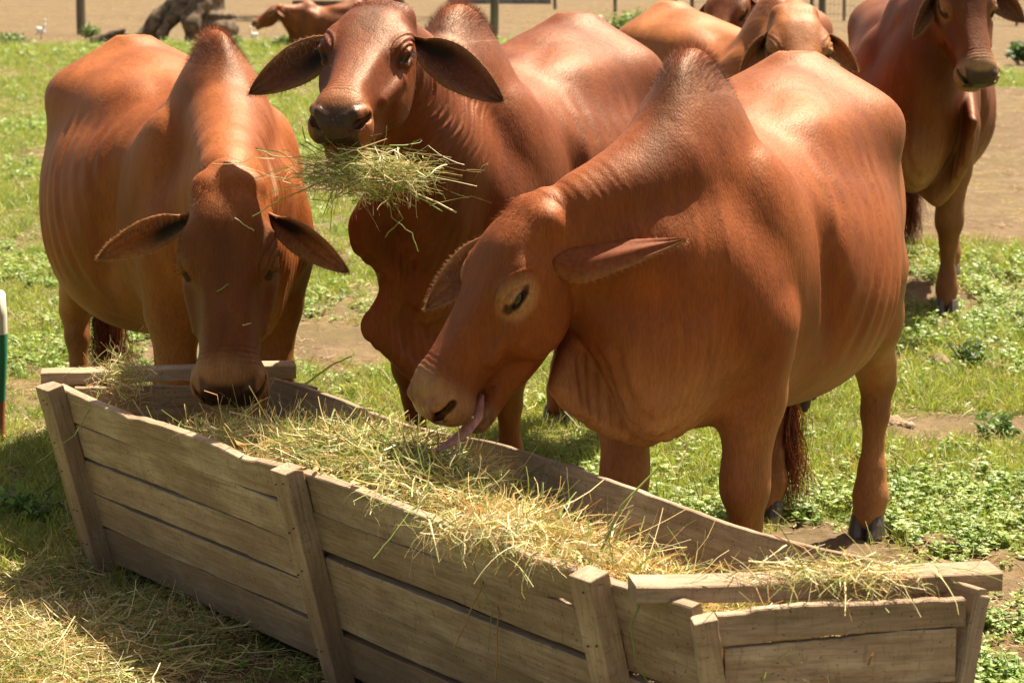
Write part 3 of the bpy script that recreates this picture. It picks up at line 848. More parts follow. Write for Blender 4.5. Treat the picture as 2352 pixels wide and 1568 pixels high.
# ------------------------------------------------------------------ the cattle at the trough
EARD = dict(len=.23, wid=.115)
right_cow = make_cow('cow', (.43, 5.15), (-.40, -.917), 1.0,
    dict(pos=at(1230, 498, 4.86), F=(-.55, -.17, -.82), L=(.48, -.86, -.12), scale=.985),
    dict(coat=(.245, .053, .008), humpdark=.8, pale=(.48, .24, .10), belly=.36, hump=(.03, 1.275, .15, .072, .165),
         ncoff=(.02, .03, .03), ntoff=(.0, .02, -.05), nr=1.0,
         sheet=[(at(1330, 740, 4.95), at(1276, 885, 4.86), .035, .016), (at(1370, 780, 4.98), at(1318, 932, 4.88), .035, .016), (at(1420, 800, 5.03), at(1385, 972, 4.92), .045, .018), (at(1460, 820, 5.05), at(1440, 990, 4.96), .05, .018),
                (at(1500, 830, 5.06), at(1492, 1000, 5.0), .05, .018), (at(1540, 830, 5.08), at(1515, 975, 5.03), .05, .018), (at(1600, 830, 5.1), at(1580, 910, 5.08), .05, .03)], nfur=42000, foldmode='across',
         legs=dict(fl=(0, .15), fr=(.05, -.14), hl=(0, .17), hr=(-.06, -.15)),
         head=dict(open=.026, lid=.75, fold=.0022), neckfold=.0022, foldrange=(.45, .75), lips=1, muzcol=(.42, .23, .11), pad=(.26, .10, .06), spots=True, eyering=.75, facedark=.25,
         ear_l=dict(world=True, dir=(1, -.05, .07), face=(.05, .62, -.78), len=.30, wid=.155, droop=-.04, cup=.60, tip=.0, lance=True),
         ear_r=dict(world=True, dir=(-.80, .12, -.58), face=(-.3, -.9, .2), len=.255, wid=.11, droop=.1, cup=.4, tip=.1),
         tail=[(-1.24, 0, 1.20), (-1.31, -.02, 1.08), (-1.29, -.08, .80), (-1.24, -.13, .52)], switch=(.20, .055, .018)),
    'red-brown humped cow side-on with open mouth and tongue out over hay in the wooden trough', 'red humped cattle feeding at the trough')
left_cow = make_cow('cow', (-.865, 6.42), (.433, -.90), 1.0,
    dict(pos=at(524, 432, 5.68), F=(.03, -.42, -.905), L=(1, 0.05, 0), scale=1.10),
    dict(coat=(.31, .080, .014), pale=(.46, .21, .08), belly=.39, hump=(.0, 1.27, .15, .066, .17), sag=.03,
         ncoff=(.0, .0, .03), ntoff=(.0, .0, .0), nr=1.0, facedark=1.0, facecol=.42, crestpale=True, neckfold=.0016, foldmode='across', foldrange=(.0, .3),  # shade on the lowered face is put into its coat colour
         dewlap=[(.02, .20, .022, (.05, 0, -1)), (.15, .20, .018, (.0, 0, -1)), (.3, .16, .017, (.0, 0, -1)), (.45, .10, .017, (0, 0, -1))],
         eyering=.15, pad=(.02, .017, .016), muzzle=.6,
         ear_l=dict(world=True, dir=(.85, -.1, -.48), face=(.1, -.85, -.45), len=.255, wid=.105, droop=.10, cup=.42, tip=.3),
         ear_r=dict(world=True, dir=(-.92, -.1, -.30), face=(-.1, -.85, -.45), len=.265, wid=.11, droop=.10, cup=.42, tip=.3)),
    'tan humped cow with shaded face lowered into the far end of the wooden trough', 'red humped cattle feeding at the trough')
mid_cow = make_cow('cow', (-.15, 6.5), (-.40, -.917), 1.05,
    dict(pos=at(876, 42, 5.79), F=(-.17, -.89, -.40), L=(.99, -.13, -.01), scale=1.03),
    dict(coat=(.16, .029, .005), pale=(.28, .080, .025), dark=(.06, .02, .014), belly=.37, hump=(.02, 1.28, .155, .085, .16), humpdark=.5,
         ncoff=(.02, .0, .02), ntoff=(.0, .0, -.02), nr=1.05, facedark=.35, darkbrow=True, palechest=.15, foldmode='across', foldrange=(.0, .3), neckfold=.0045,
         sheet=[(at(940, 430, 6.15), at(860, 455, 6.02), .04, .025), (at(940, 500, 6.2), at(832, 515, 6.04), .05, .032), (at(950, 540, 6.22), at(838, 560, 6.06), .05, .030), (at(960, 600, 6.25), at(905, 632, 6.12), .05, .022),
                (at(980, 660, 6.28), at(895, 680, 6.14), .05, .022), (at(980, 720, 6.3), at(848, 748, 6.12), .05, .022), (at(990, 760, 6.3), at(880, 785, 6.14), .05, .02), (at(1000, 780, 6.3), at(930, 835, 6.16), .05, .02), (at(1020, 800, 6.3), at(975, 870, 6.18), .05, .022)], nfur=42000,
         head=dict(muz=.86, lid=.45), eyering=.0, pad=(.016, .017, .022), muzzle=.45, muzcol=(.36, .15, .06),
         ear_l=dict(world=True, dir=(.92, -.1, -.46), face=(-.05, -.9, .0), len=.275, wid=.125, droop=.12, cup=.34, tip=.5),
         ear_r=dict(world=True, dir=(-.95, -.1, -.48), face=(.05, -.9, .1), len=.285, wid=.115, droop=.05, cup=.30, tip=.6)),
    'dark red humped cow with raised head and a mouthful of hay behind the trough', 'red humped cattle feeding at the trough')

# tongue, teeth and teats of the cow on the right
def right_extras(c):
    X, HR, hs, root = c['X'], c['HR'], c['hs'], c['root']; oj = .026
    path = [(.40, .020, -.134), (.44, .030, -.139), (.48, .036, -.137), (.52, .038, -.126), (.555, .038, -.108), (.578, .036, -.092)]
    wv = [.020, .022, .021, .019, .014, .007]; V = []; F = []; ns = 12
    for i, p in enumerate(path):
        for j in range(ns):
            a = 2 * math.pi * j / ns
            V.append(X((p[0] + .004 * math.sin(a), p[1] + wv[i] * math.cos(a), p[2] + .0095 * math.sin(a) - .35 * (wv[i] * math.cos(a)) ** 2 / .02)))
    for i in range(len(path) - 1):
        for j in range(ns):
            q = i * ns + j; w_ = i * ns + (j + 1) % ns; F.append((q, w_, w_ + ns, q + ns))
    F.append(tuple((len(path) - 1) * ns + j for j in range(ns)))
    o = mesh_py('tongue', V, F, M_TONGUE, root, True); md = o.modifiers.new('smooth', 'SUBSURF'); md.levels = 2; md.render_levels = 2
    for i in range(7):
        y = (i - 3) * .0125
        c0 = X((.470 - 7 * y * y, y, -.113 - oj * .80)); V_, F_ = sphere_np(c0, (.004 * hs, .0058 * hs, .010 * hs), HR, 10, 8)
        mesh_np('tooth', V_, F_, M_TOOTH, root)
    for (a, b, L_) in ((-.80, .06, .085), (-.80, -.05, .08), (-.90, .055, .075), (-.90, -.05, .07)):
        n = 8; pts = [(a, b, .545 - L_ * 1.5 * i / (n - 1)) for i in range(n)]
        V_, F_ = tube_np(pts, [.022, .020, .018, .017, .017, .017, .015, .006], 12)
        mesh_np('teat', V_, F_, M_UDDER, root)
right_extras(right_cow)
GRP = 'red humped cattle standing in the paddock behind'
make_cow('cow', (1.86, 10.1), (-.17, -.985), 1.10,
    dict(pos=at(2205, -72, 9.68), F=(.10, -.55, -.83), L=(1, .12, 0), scale=1.08),
    dict(coat=(.14, .030, .007), pale=(.40, .20, .085), belly=.36, hump=(.0, 1.30, .15, .075, .15), ncoff=(.0, 0, .02), ntoff=(.03, 0, -.02), facedark=.2, eyering=.6, muzzle=.95, muzcol=(.40, .25, .13), lips=1, pad=(.025, .028, .034),
         legs=dict(fl=(0, .16), fr=(-.06, -.18), hl=(.05, .20), hr=(0, -.12)), nfur=14000,
         sheet=[(at(2225, 215, 9.9), at(2235, 280, 9.72), .03, .018), (at(2215, 300, 9.95), at(2222, 370, 9.78), .04, .018), (at(2200, 350, 10.0), at(2185, 430, 9.88), .06, .02), (at(2175, 370, 10.0), at(2152, 462, 9.92), .07, .024), (at(2150, 370, 10.05), at(2120, 435, 10.0), .07, .022)],
         ear_l=dict(world=True, dir=(.75, -.1, -.52), face=(-.3, -.9, .0), len=.24, wid=.13, droop=.12, cup=.5, tip=.3),
         ear_r=dict(world=True, dir=(-.50, -.2, -.80), face=(.5, -.8, .1), len=.23, wid=.12, droop=.15, cup=.65, tip=.3)),
    'dark red humped cow standing at the right edge with a pale muzzle and black nose', GRP, .0065, .013)
make_cow('cow', (1.165, 9.8), (.45, -.89), 1.03,
    dict(pos=at(1824, 36, 9.2), F=(.02, -.76, -.63), L=(1, .04, 0), scale=1.15),
    dict(coat=(.34, .105, .024), pale=(.50, .26, .12), belly=.36, hump=(.0, 1.29, .15, .08, .15), ncoff=(.0, 0, .02), facedark=.15, eyering=.6, nfur=14000,
         ear_l=dict(world=True, dir=(.80, -.2, -.50), face=(-.1, -.9, -.2), len=.20, wid=.10, droop=.25, cup=.6, tip=.1),
         ear_r=dict(world=True, dir=(-.65, -.2, -.62), face=(.1, -.9, -.2), len=.19, wid=.10, droop=.25, cup=.6, tip=.1)),
    'light tan humped cow whose lowered head shows above the back of the feeding cow', GRP, .008, .014)
make_cow('cow', (1.30, 12.0), (-.30, -.95), 1.03,
    dict(pos=at(1690, -30, 11.4), F=(-.35, -.60, -.66), L=(.9, -.4, 0), scale=1.0),
    dict(coat=(.22, .06, .02), belly=.36, hump=(.0, 1.28, .15, .08, .15), nfur=6000,
         ear_l=dict(world=True, dir=(.5, -.2, -.80), face=(-.1, -.9, -.2), len=.22, wid=.11, droop=.1, cup=.6, tip=.1),
         ear_r=dict(world=True, dir=(-.65, -.2, -.62), face=(.1, -.9, -.2), len=.20, wid=.10, droop=.2, cup=.6, tip=.1)),
    'brown cow mostly hidden behind the light tan cow at the top of the frame', GRP, .012, .016, False)
make_cow('cow', (-3.65, 39.6), (-.96, -.20), 1.0,
    dict(pos=at(640, 16, 39.3), F=(-.80, -.25, -.45), L=(.25, -.95, 0), scale=1.12),
    dict(coat=(.20, .05, .018), pale=(.30, .11, .05), belly=.36, hump=(.02, 1.24, .14, .08, .12), lying=True,
         ear_l=dict(world=True, dir=(.5, -.6, -.35), face=(-.1, -.3, -.9), len=.22, wid=.11, droop=.1, cup=.6, tip=.1),
         ear_r=dict(world=True, dir=(-.2, .8, -.32), face=(.1, -.9, -.2), len=.20, wid=.10, droop=.2, cup=.6, tip=.1)),
    'red cow lying down far off behind the weeds with its head raised', None, .022, .028, False)
# ------------------------------------------------------------------ ground
GRASS_END = 43.0
def grass_cover(x, y):
    """0 bare soil .. 1 thick grass"""
    P = np.stack([x, y], 1)
    big = fbm(P * .55, 4, 3); mid = fbm(P * 2.1, 3, 12)
    g = .70 + .95 * big + .75 * mid + .55 * fbm(P * 6.0, 3, 19)
    px = 1176 + x / np.maximum(y, .1) * FPX
    # bare paddock: beyond the lush strip, and the worn field on the right
    edge = 42.5 + 2.5 * fbm(np.stack([x * .12, y * .05], 1), 2, 40)
    g = g - 3 * sstep(edge - 1, edge + 1.5, y)
    worn = sstep(.55, 1.3, x - (y - 12.5) * .10 - .9) * sstep(12.4, 13.2, y + .5 * mid)
    g = g - 3.0 * worn * (1 - sstep(26, 28, y) * (1 - sstep(31, 33, y)))
    g = g - .9 * np.exp(-((x + .60) / .9) ** 2 - ((y - 9.2) / 1.0) ** 2)        # worn ground between the cows
    g = g - 1.6 * np.exp(-((x - 1.62) / .5) ** 2 - ((y - 7.55) / .22) ** 2) * (1 + mid)
    g = g - .5 * np.exp(-((x - 1.3) / .3) ** 2 - ((y - 5.75) / .25) ** 2) * (1 + 1.5 * mid)
    g = g - .8 * np.exp(-((x - .75) / .35) ** 2 - ((y - 6.0) / .3) ** 2)
    g = g + .8 * sstep(33, 37, y) * (1 - sstep(41, 43, y))
    g = g + .7 * sstep(-.7, -1.1, x) * (1 - sstep(7.5, 8.5, y))
    g = g + .8 * np.exp(-((x - 1.2) / .8) ** 2 - ((y - 6.6) / .6) ** 2)
    return np.clip(g, 0, 1)
def ground_z(x, y):
    P = np.stack([x, y], 1)
    g = grass_cover(x, y); a = 1 - sstep(12, 40, y)
    return .012 * fbm(P * 2.3, 3, 50) + (.012 * fbm(P * 14, 3, 51) + .006 * vnoise(P * 45, 53)) * (1.15 - .8 * g) * (.35 + .65 * a) + .02 * sstep(15, 60, y) * fbm(P * .7, 3, 54)
def build_ground():
    ny, nx = 620, 420
    y = np.concatenate([np.linspace(-8, 4.4, 14)[:-1], 4.4 * (75 / 4.4) ** (np.linspace(0, 1, ny)), np.geomspace(85, 900, 14)])
    u = np.linspace(-.36, .36, nx); u = np.concatenate([np.array([-40, -12, -5, -2, -1, -.6, -.4]), u, np.array([.4, .6, 1, 2, 5, 12, 40])])
    Y, U = np.meshgrid(y, u, indexing='ij')
    X = U * np.maximum(Y, 4.4)
    X = np.where(np.abs(U) > 3, np.sign(U) * 900 * np.abs(U) / 40, X)
    x_, y_ = X.ravel(), Y.ravel()
    Z = ground_z(x_, y_); Z = np.where(np.abs(x_) > 30, Z * 0, Z)
    V = np.stack([x_, y_, Z], 1); n1, n2 = X.shape
    i = (np.arange(n1 - 1) * n2)[:, None] + np.arange(n2 - 1)[None]; i = i.ravel()
    F = np.stack([i, i + 1, i + n2 + 1, i + n2], 1)
    m, n, p = new_mat('paddock_soil')
    ga = nd(n, 'ShaderNodeAttribute', attribute_name='grass'); geo = nd(n, 'ShaderNodeNewGeometry'); co = geo.outputs['Position']
    f1 = noise(n, co, 1.6, 6, .65); f2 = noise(n, co, 16, 6, .7); f3 = noise(n, co, 90, 4, .65)
    soil = ramp(n, [(.25, (.070, .043, .023)), (.5, (.145, .094, .052)), (.75, (.235, .158, .092))], f2).outputs[0]
    soil = mixc(n, mapr(n, f1, .35, .65, 0, .6), soil, (.13, .088, .052))
    f0 = noise(n, co, .35, 4, .6); soil = mixc(n, mapr(n, f0, .35, .65, 0, .45), soil, (.22, .155, .095))
    soil = mixc(n, mapr(n, f3, .25, .5, .55, 0), soil, (.07, .045, .03))
    f4 = noise(n, co, 2.6, 4, .7); soil = mixc(n, mapr(n, f4, .42, .58, .0, .62), soil, (.085, .055, .030))
    f5 = noise(n, co, .7, 5, .7); soil = mixc(n, mapr(n, f5, .45, .62, 0, .5), soil, (.11, .085, .035))
    gr = ramp(n, [(.3, (.045, .060, .016)), (.55, (.10, .13, .035)), (.8, (.16, .15, .055))], f3).outputs[0]
    n3 = mapr(n, f2, .3, .7, -.25, .25)
    ad = nd(n, 'ShaderNodeMath', operation='ADD'); n.links.new(ga.outputs['Fac'], ad.inputs[0]); n.links.new(n3, ad.inputs[1])
    c = mixc(n, mapr(n, ad.outputs[0], .35, .75, 0, 1), soil, gr)
    n.links.new(c, p.inputs['Base Color']); p.inputs['Roughness'].default_value = .95; p.inputs['Specular IOR Level'].default_value = .15
    b = nd(n, 'ShaderNodeBump', inp={'Strength': .8, 'Distance': .02}); n.links.new(f2, b.inputs['Height'])
    b2 = nd(n, 'ShaderNodeBump', inp={'Strength': .6, 'Distance': .006}); n.links.new(f3, b2.inputs['Height']); n.links.new(b.outputs[0], b2.inputs['Normal'])
    n.links.new(b2.outputs[0], p.inputs['Normal'])
    o = mesh_np('ground', V, F, m, None, True, None, {'grass': grass_cover(x_, y_)})
    tag(o, kind='structure')
build_ground()

# ------------------------------------------------------------------ grass and weeds, scattered
def leaf_material(name, c1, c2, c3, rough=.42, trans=.35):
    m, n, p = new_mat(name)
    oi = nd(n, 'ShaderNodeObjectInfo'); geo = nd(n, 'ShaderNodeNewGeometry')
    r = ramp(n, [(0, c1), (.5, c2), (1, c3)], oi.outputs['Random'])
    f = noise(n, geo.outputs['Position'], 3.0, 3); a = nd(n, 'ShaderNodeVertexColor', layer_name='col')
    c = mixc(n, mapr(n, f, .35, .65, 0, .5), r.outputs[0], c3)
    c = mixc(n, 1.0, c, a.outputs[0], 'MULTIPLY')
    n.links.new(c, p.inputs['Base Color']); p.inputs['Roughness'].default_value = rough; p.inputs['Specular IOR Level'].default_value = .5
    t = nd(n, 'ShaderNodeBsdfTranslucent'); tcol = mixc(n, 1.0, c, (1.35, 1.45, .7), 'MULTIPLY'); n.links.new(tcol, t.inputs[0])
    mx = nd(n, 'ShaderNodeMixShader', inp={0: trans}); n.links.new(p.outputs[0], mx.inputs[1]); n.links.new(t.outputs[0], mx.inputs[2])
    n.links.new(mx.outputs[0], n.nodes['Material Output'].inputs[0])
    return m
M_BLADE = leaf_material('grass_blade', (.15, .22, .035), (.23, .29, .055), (.37, .35, .12))
M_WEED = leaf_material('weed_leaf', (.11, .19, .035), (.18, .27, .05), (.29, .33, .09), .5)
M_DRY = leaf_material('dry_blade', (.42, .30, .13), (.50, .38, .18), (.36, .22, .10), .6, .2)

def tuft(kind, seed, s=1.0):
    r = np.random.default_rng(seed)
    if kind == 'blade':
        n = 14; rt = np.stack([r.normal(0, .016, n), r.normal(0, .016, n), np.zeros(n)], 1)
        dd = np.stack([r.normal(0, .45, n), r.normal(0, .45, n), np.ones(n)], 1)
        return strands(rt, dd, r.uniform(.025, .075, n) * s, r.uniform(.0025, .0045, n), 3, .45, .5, r.uniform(.75, 1.15, (n, 1)) * np.ones((1, 3)), r, .15)
    if kind == 'dry':
        n = 9; rt = np.stack([r.normal(0, .03, n), r.normal(0, .03, n), r.uniform(.006, .02, n)], 1)
        dd = np.stack([r.normal(0, 1, n), r.normal(0, 1, n), r.normal(0, .12, n)], 1)
        return strands(rt, dd, r.uniform(.03, .10, n) * s, r.uniform(.0018, .0035, n), 3, .3, .0, r.uniform(.6, 1.2, (n, 1)) * np.ones((1, 3)), r, .6)
    # broad-leaved weed: short stems with oval leaves
    Vs, Fs, Cs = [], [], []; k = 0
    ns = 4 if kind == 'weed' else 1
    for q in range(ns):
        b = np.array((r.normal(0, .02), r.normal(0, .02), 0)); lean = r.normal(0, .35, 2); hgt = r.uniform(.03, .075) * s
        nl = 6 if kind == 'weed' else 12
        if kind == 'tall': hgt = .2 * s; b = np.zeros(3); lean = r.normal(0, .15, 2)
        top = b + np.array((lean[0] * hgt, lean[1] * hgt, hgt))
        d = np.array((.0012, 0, 0)) * s
        Vs += [b - d, b + d, top + d, top - d]; Fs.append((k, k + 1, k + 2, k + 3)); Cs += [(.8, .9, .7)] * 4; k += 4
        for l in range(nl):
            t = r.uniform(.25, 1.0); p = b + (top - b) * t; az = r.uniform(0, 6.283)
            out = np.array((math.cos(az), math.sin(az), r.uniform(-.1, .7))); out /= np.linalg.norm(out)
            sd = np.array((-math.sin(az), math.cos(az), r.normal(0, .3))); L = r.uniform(.014, .030) * s * (1.6 if kind == 'tall' else 1); W = L * r.uniform(.28, .42)
            up = np.cross(out, sd) * -1
            c = r.uniform(.75, 1.25)
            pts = [p, p + out * L * .4 + sd * W + up * .1 * L, p + out * L * .45, p + out * L * .4 - sd * W + up * .1 * L, p + out * L - np.array((0, 0, .2 * L))]
            Vs += pts; Fs += [(k, k + 1, k + 2), (k, k + 2, k + 3), (k + 1, k + 4, k + 2), (k + 3, k + 2, k + 4)]; Cs += [(c, c, c)] * 5; k += 5
    return Vs, Fs, Cs
def tuft_obj(kind, seed, mat, s=1.0):
    V, F, C = tuft(kind, seed, s)
    if isinstance(F, np.ndarray):
        o = mesh_np('tuft', V, F, mat, None, True, C)
    else:
        o = mesh_py('tuft', V, F, mat)
        a = o.data.color_attributes.new('col', 'FLOAT_COLOR', 'POINT')
        a.data.foreach_set('color', np.concatenate([np.array(C), np.ones((len(C), 1))], 1).astype(np.float32).ravel())
    COL.objects.unlink(o)
    return o
def scatter(name, P, rot, scl, idx, protos):
    """point cloud whose points carry instances of the prototype tufts"""
    hid = bpy.data.collections.new(name + '_kinds')
    for i, o in enumerate(protos): o.name = '%s_kind_%02d' % (name, i); hid.objects.link(o)
    me = bpy.data.meshes.new(name); me.vertices.add(len(P)); me.vertices.foreach_set('co', np.asarray(P, np.float32).ravel())
    for nm, arr in (('rz', rot), ('scl', scl)):
        a = me.attributes.new(nm, 'FLOAT', 'POINT'); a.data.foreach_set('value', np.asarray(arr, np.float32))
    a = me.attributes.new('idx', 'INT', 'POINT'); a.data.foreach_set('value', np.asarray(idx, np.int32))
    o = bpy.data.objects.new(name, me); COL.objects.link(o)
    g = bpy.data.node_groups.new(name, 'GeometryNodeTree')
    g.interface.new_socket('Geometry', in_out='INPUT', socket_type='NodeSocketGeometry'); g.interface.new_socket('Geometry', in_out='OUTPUT', socket_type='NodeSocketGeometry')
    N = g.nodes; gi = N.new('NodeGroupInput'); go = N.new('NodeGroupOutput')
    m2p = N.new('GeometryNodeMeshToPoints'); ci = N.new('GeometryNodeCollectionInfo'); ci.inputs['Collection'].default_value = hid
    ci.inputs['Separate Children'].default_value = True; ci.inputs['Reset Children'].default_value = True
    iop = N.new('GeometryNodeInstanceOnPoints'); iop.inputs['Pick Instance'].default_value = True
    def attr(nm, t):
        x = N.new('GeometryNodeInputNamedAttribute'); x.data_type = t; x.inputs['Name'].default_value = nm; return x.outputs['Attribute']
    cx = N.new('ShaderNodeCombineXYZ')
    L = g.links
    L.new(gi.outputs[0], m2p.inputs['Mesh']); L.new(m2p.outputs[0], iop.inputs['Points']); L.new(ci.outputs[0], iop.inputs['Instance'])
    L.new(attr('idx', 'INT'), iop.inputs['Instance Index']); L.new(attr('rz', 'FLOAT'), cx.inputs['Z']); L.new(cx.outputs[0], iop.inputs['Rotation'])
    L.new(attr('scl', 'FLOAT'), iop.inputs['Scale']); L.new(iop.outputs[0], go.inputs[0])
    md = o.modifiers.new('scatter', 'NODES'); md.node_group = g
    return o
def ground_points(n, y0, y1, power=1.0, half=.30):
    # density falls with distance as 1/y**power
    u = rng.random(n)
    if abs(power - 2) < 1e-6: y = y0 * (y1 / y0) ** u
    else: e = 2 - power; y = (y0 ** e + u * (y1 ** e - y0 ** e)) ** (1 / e)
    x = rng.uniform(-half, half, n) * y
    return x, y
def in_trough(x, y):
    # signed test against the trough footprint
    q = np.array(((-1.14, 5.78), (.33, 3.9), (.80, 4.0), (-.64, 5.8)))
    inside = np.ones(len(x), bool)
    for i in range(4):
        a, b = q[i], q[(i + 1) % 4]
        inside &= ((b[0] - a[0]) * (y - a[1]) - (b[1] - a[1]) * (x - a[0])) > 0
    return inside
def build_grass():
    kinds = [tuft_obj('blade', i, M_BLADE) for i in range(4)] + [tuft_obj('weed', 10 + i, M_WEED) for i in range(4)] + [tuft_obj('dry', 20 + i, M_DRY) for i in range(3)]
    x, y = ground_points(102000, 4.6, 44, 1.65)
    g = grass_cover(x, y); P2 = np.stack([x, y], 1)
    keep = (rng.random(len(x)) < .10 + .90 * g) & ~in_trough(x, y) & ((g > .10) | ((rng.random(len(x)) < .25) & (y < 20)))
    x, y, g, P2 = x[keep], y[keep], g[keep], P2[keep]
    lush = fbm(P2 * .8, 3, 77) * 1.3 + .9 * np.exp(-((x - 1.2) / 1.2) ** 2 - ((y - 6.2) / 1.0) ** 2) - .1 + .35 * rng.normal(size=len(x))
    hayz = np.exp(-((x + 1.1) / .55) ** 2 - ((y - 5.2) / .55) ** 2) 
    dryp = .20 + .75 * hayz + .35 * (g < .4) + .5 * (g < .1)
    idx = np.where(lush > .50, 4 + rng.integers(0, 4, len(x)), rng.integers(0, 4, len(x)))
    idx = np.where(rng.random(len(x)) < dryp, 8 + rng.integers(0, 3, len(x)), idx)
    sc = rng.uniform(.7, 1.35, len(x)) * np.clip((y / 7) ** .40, .85, 1.7) * (.65 + .45 * g)
    sc = sc * np.where((y > 36) & (y < 43), 1.35, 1.0)
    # dry stalks and clods on the bare paddock
    xb, yb = ground_points(16000, 11, 80, 1.25); gb = grass_cover(xb, yb); k = (gb < .3) & (rng.random(len(xb)) < .25 + .75 * (fbm(np.stack([xb * .5, yb * .25], 1), 3, 66) > -.05)); xb, yb = xb[k], yb[k]
    x = np.concatenate([x, xb]); y = np.concatenate([y, yb]); idx = np.concatenate([idx, 8 + rng.integers(0, 3, len(xb))]); sc = np.concatenate([sc, rng.uniform(.5, 1.5, len(xb))])
    z = ground_z(x, y) - .004
    o = scatter('grass', np.stack([x, y, z], 1), rng.uniform(0, 6.28, len(x)), sc, idx, kinds)
    tag(o, 'short green grass and low weeds with dry blades covering the paddock', 'grass', kind='stuff')
build_grass()

# ------------------------------------------------------------------ feeding trough
def wood_material():
    m, n, p = new_mat('weathered_wood')
    tc = nd(n, 'ShaderNodeTexCoord'); oi = nd(n, 'ShaderNodeObjectInfo'); co = tc.outputs['Object']
    off = nd(n, 'ShaderNodeCombineXYZ'); mu = nd(n, 'ShaderNodeMath', operation='MULTIPLY', inp={1: 37.0}); n.links.new(oi.outputs['Random'], mu.inputs[0])
    for i in range(3): n.links.new(mu.outputs[0], off.inputs[i])
    l = off.outputs[0]
    grain = noise(n, co, 26, 6, .65, (.10, 1, 1), l); fine = noise(n, co, 160, 4, .6, (.07, 1, 1), l)
    blot = noise(n, co, 4.5, 5, .65, (.6, 1, 1), l); saw = noise(n, co, 120, 2, .5, (1.0, .22, .22), l); spk = noise(n, co, 130, 2, .5, None, l)
    c = ramp(n, [(.25, (.22, .150, .098)), (.5, (.41, .298, .205)), (.75, (.52, .415, .31))], grain).outputs[0]
    c = mixc(n, mapr(n, blot, .40, .64, 0, .62), c, (.19, .122, .075))
    c = mixc(n, mapr(n, blot, .48, .32, 0, .5), c, (.52, .42, .31))
    c = mixc(n, mapr(n, fine, .3, .55, .45, 0), c, (.12, .075, .045))
    c = mixc(n, mapr(n, saw, .42, .3, 0, .35), c, (.15, .10, .065))
    c = mixc(n, mapr(n, spk, .34, .29, 0, .7), c, (.06, .04, .028))
    geo = nd(n, 'ShaderNodeNewGeometry'); sp = nd(n, 'ShaderNodeSeparateXYZ'); n.links.new(geo.outputs['Position'], sp.inputs[0])
    dirt = noise(n, geo.outputs['Position'], 5, 4); dm = nd(n, 'ShaderNodeMath', operation='MULTIPLY_ADD', inp={1: -.22}); n.links.new(dirt, dm.inputs[0]); n.links.new(sp.outputs[2], dm.inputs[2])
    c = mixc(n, mapr(n, dm.outputs[0], -.08, .28, .45, 0), c, (.17, .115, .075))       # mud splashed on the lower boards
    c = mixc(n, 1.0, c, mixc(n, oi.outputs['Random'], (.82, .80, .78), (1.12, 1.1, 1.06)), 'MULTIPLY')
    n.links.new(c, p.inputs['Base Color']); p.inputs['Roughness'].default_value = .82; p.inputs['Specular IOR Level'].default_value = .25
    b = nd(n, 'ShaderNodeBump', inp={'Strength': .7, 'Distance': .006}); n.links.new(grain, b.inputs['Height'])
    b2 = nd(n, 'ShaderNodeBump', inp={'Strength': .5, 'Distance': .002}); n.links.new(fine, b2.inputs['Height']); n.links.new(b.outputs[0], b2.inputs['Normal'])
    b3 = nd(n, 'ShaderNodeBump', inp={'Strength': .4, 'Distance': .002}); n.links.new(saw, b3.inputs['Height']); n.links.new(b2.outputs[0], b3.inputs['Normal'])
    n.links.new(b3.outputs[0], p.inputs['Normal'])
    return m
M_WOOD = wood_material()
def board(name, p0, p1, width, thick, normal, parent, wavy=.004, nseg=28, top=None, bottom=None, seed=0, hole=None):
    """board from p0 to p1 (centre line of its upper edge), hanging down by width along the wall; normal = outward.
    The board's own x axis runs along its length"""
    p0 = Vector(p0); p1 = Vector(p1); ax = (p1 - p0); L = ax.length; ax.normalize(); nv = Vector(normal); nv -= ax * nv.dot(ax); nv.normalize()
    up = nv.cross(ax) if nv.cross(ax).z > 0 else ax.cross(nv)
    R = Matrix((ax, nv, up)).transposed()
    if R.determinant() < 0: ax = -ax; p0, p1 = p1, p0; R = Matrix((ax, nv, up)).transposed(); flip = True
    else: flip = False
    V = []; F = []
    r = np.random.default_rng(seed + 100)
    ph = r.uniform(0, 6, 6)
    nz_ = 4
    for i in range(nseg + 1):
        t = i / nseg; x = t * L; tt = 1 - t if flip else t
        wt = wavy * (math.sin(t * 5 + ph[0]) * .7 + math.sin(t * 13 + ph[1]) * .35 + r.normal(0, .22)) + (top(tt) if top else 0)
        wb = wavy * (math.sin(t * 6 + ph[2]) * .6 + math.sin(t * 17 + ph[3]) * .35 + r.normal(0, .2)) + (bottom(tt) if bottom else 0)
        bow = wavy * .8 * math.sin(t * 3.3 + ph[4])
        e = .0025
        for (y, z) in ((thick / 2, -e), (thick / 2 - e, 0), (-thick / 2 + e, 0), (-thick / 2, -e), (-thick / 2, -width + e), (-thick / 2 + e, -width), (thick / 2 - e, -width), (thick / 2, -width + e)):
            zz = z + (wt if z > -width / 2 else wb)
            V.append((x, y + bow, zz))
    k = 8
    for i in range(nseg):
        for j in range(k):
            a = i * k + j; b = i * k + (j + 1) % k
            F.append((a, b, b + k, a + k))
    F.append(tuple(range(k))[::-1]); F.append(tuple(nseg * k + j for j in range(k)))
    o = mesh_py(name, V, F, M_WOOD, None)
    M = R.to_4x4(); M.translation = p0
    o.matrix_world = M
    if parent: o.parent = parent
    bm_fix(o)
    return o
import bmesh
def bm_fix(o):
    bm = bmesh.new(); bm.from_mesh(o.data); bmesh.ops.recalc_face_normals(bm, faces=bm.faces); bm.to_mesh(o.data); bm.free()
trough = empty('feeding_trough', (0, 0, 0)); tag(trough, 'long weathered wooden feeding trough full of hay', 'trough')
RIM = .53
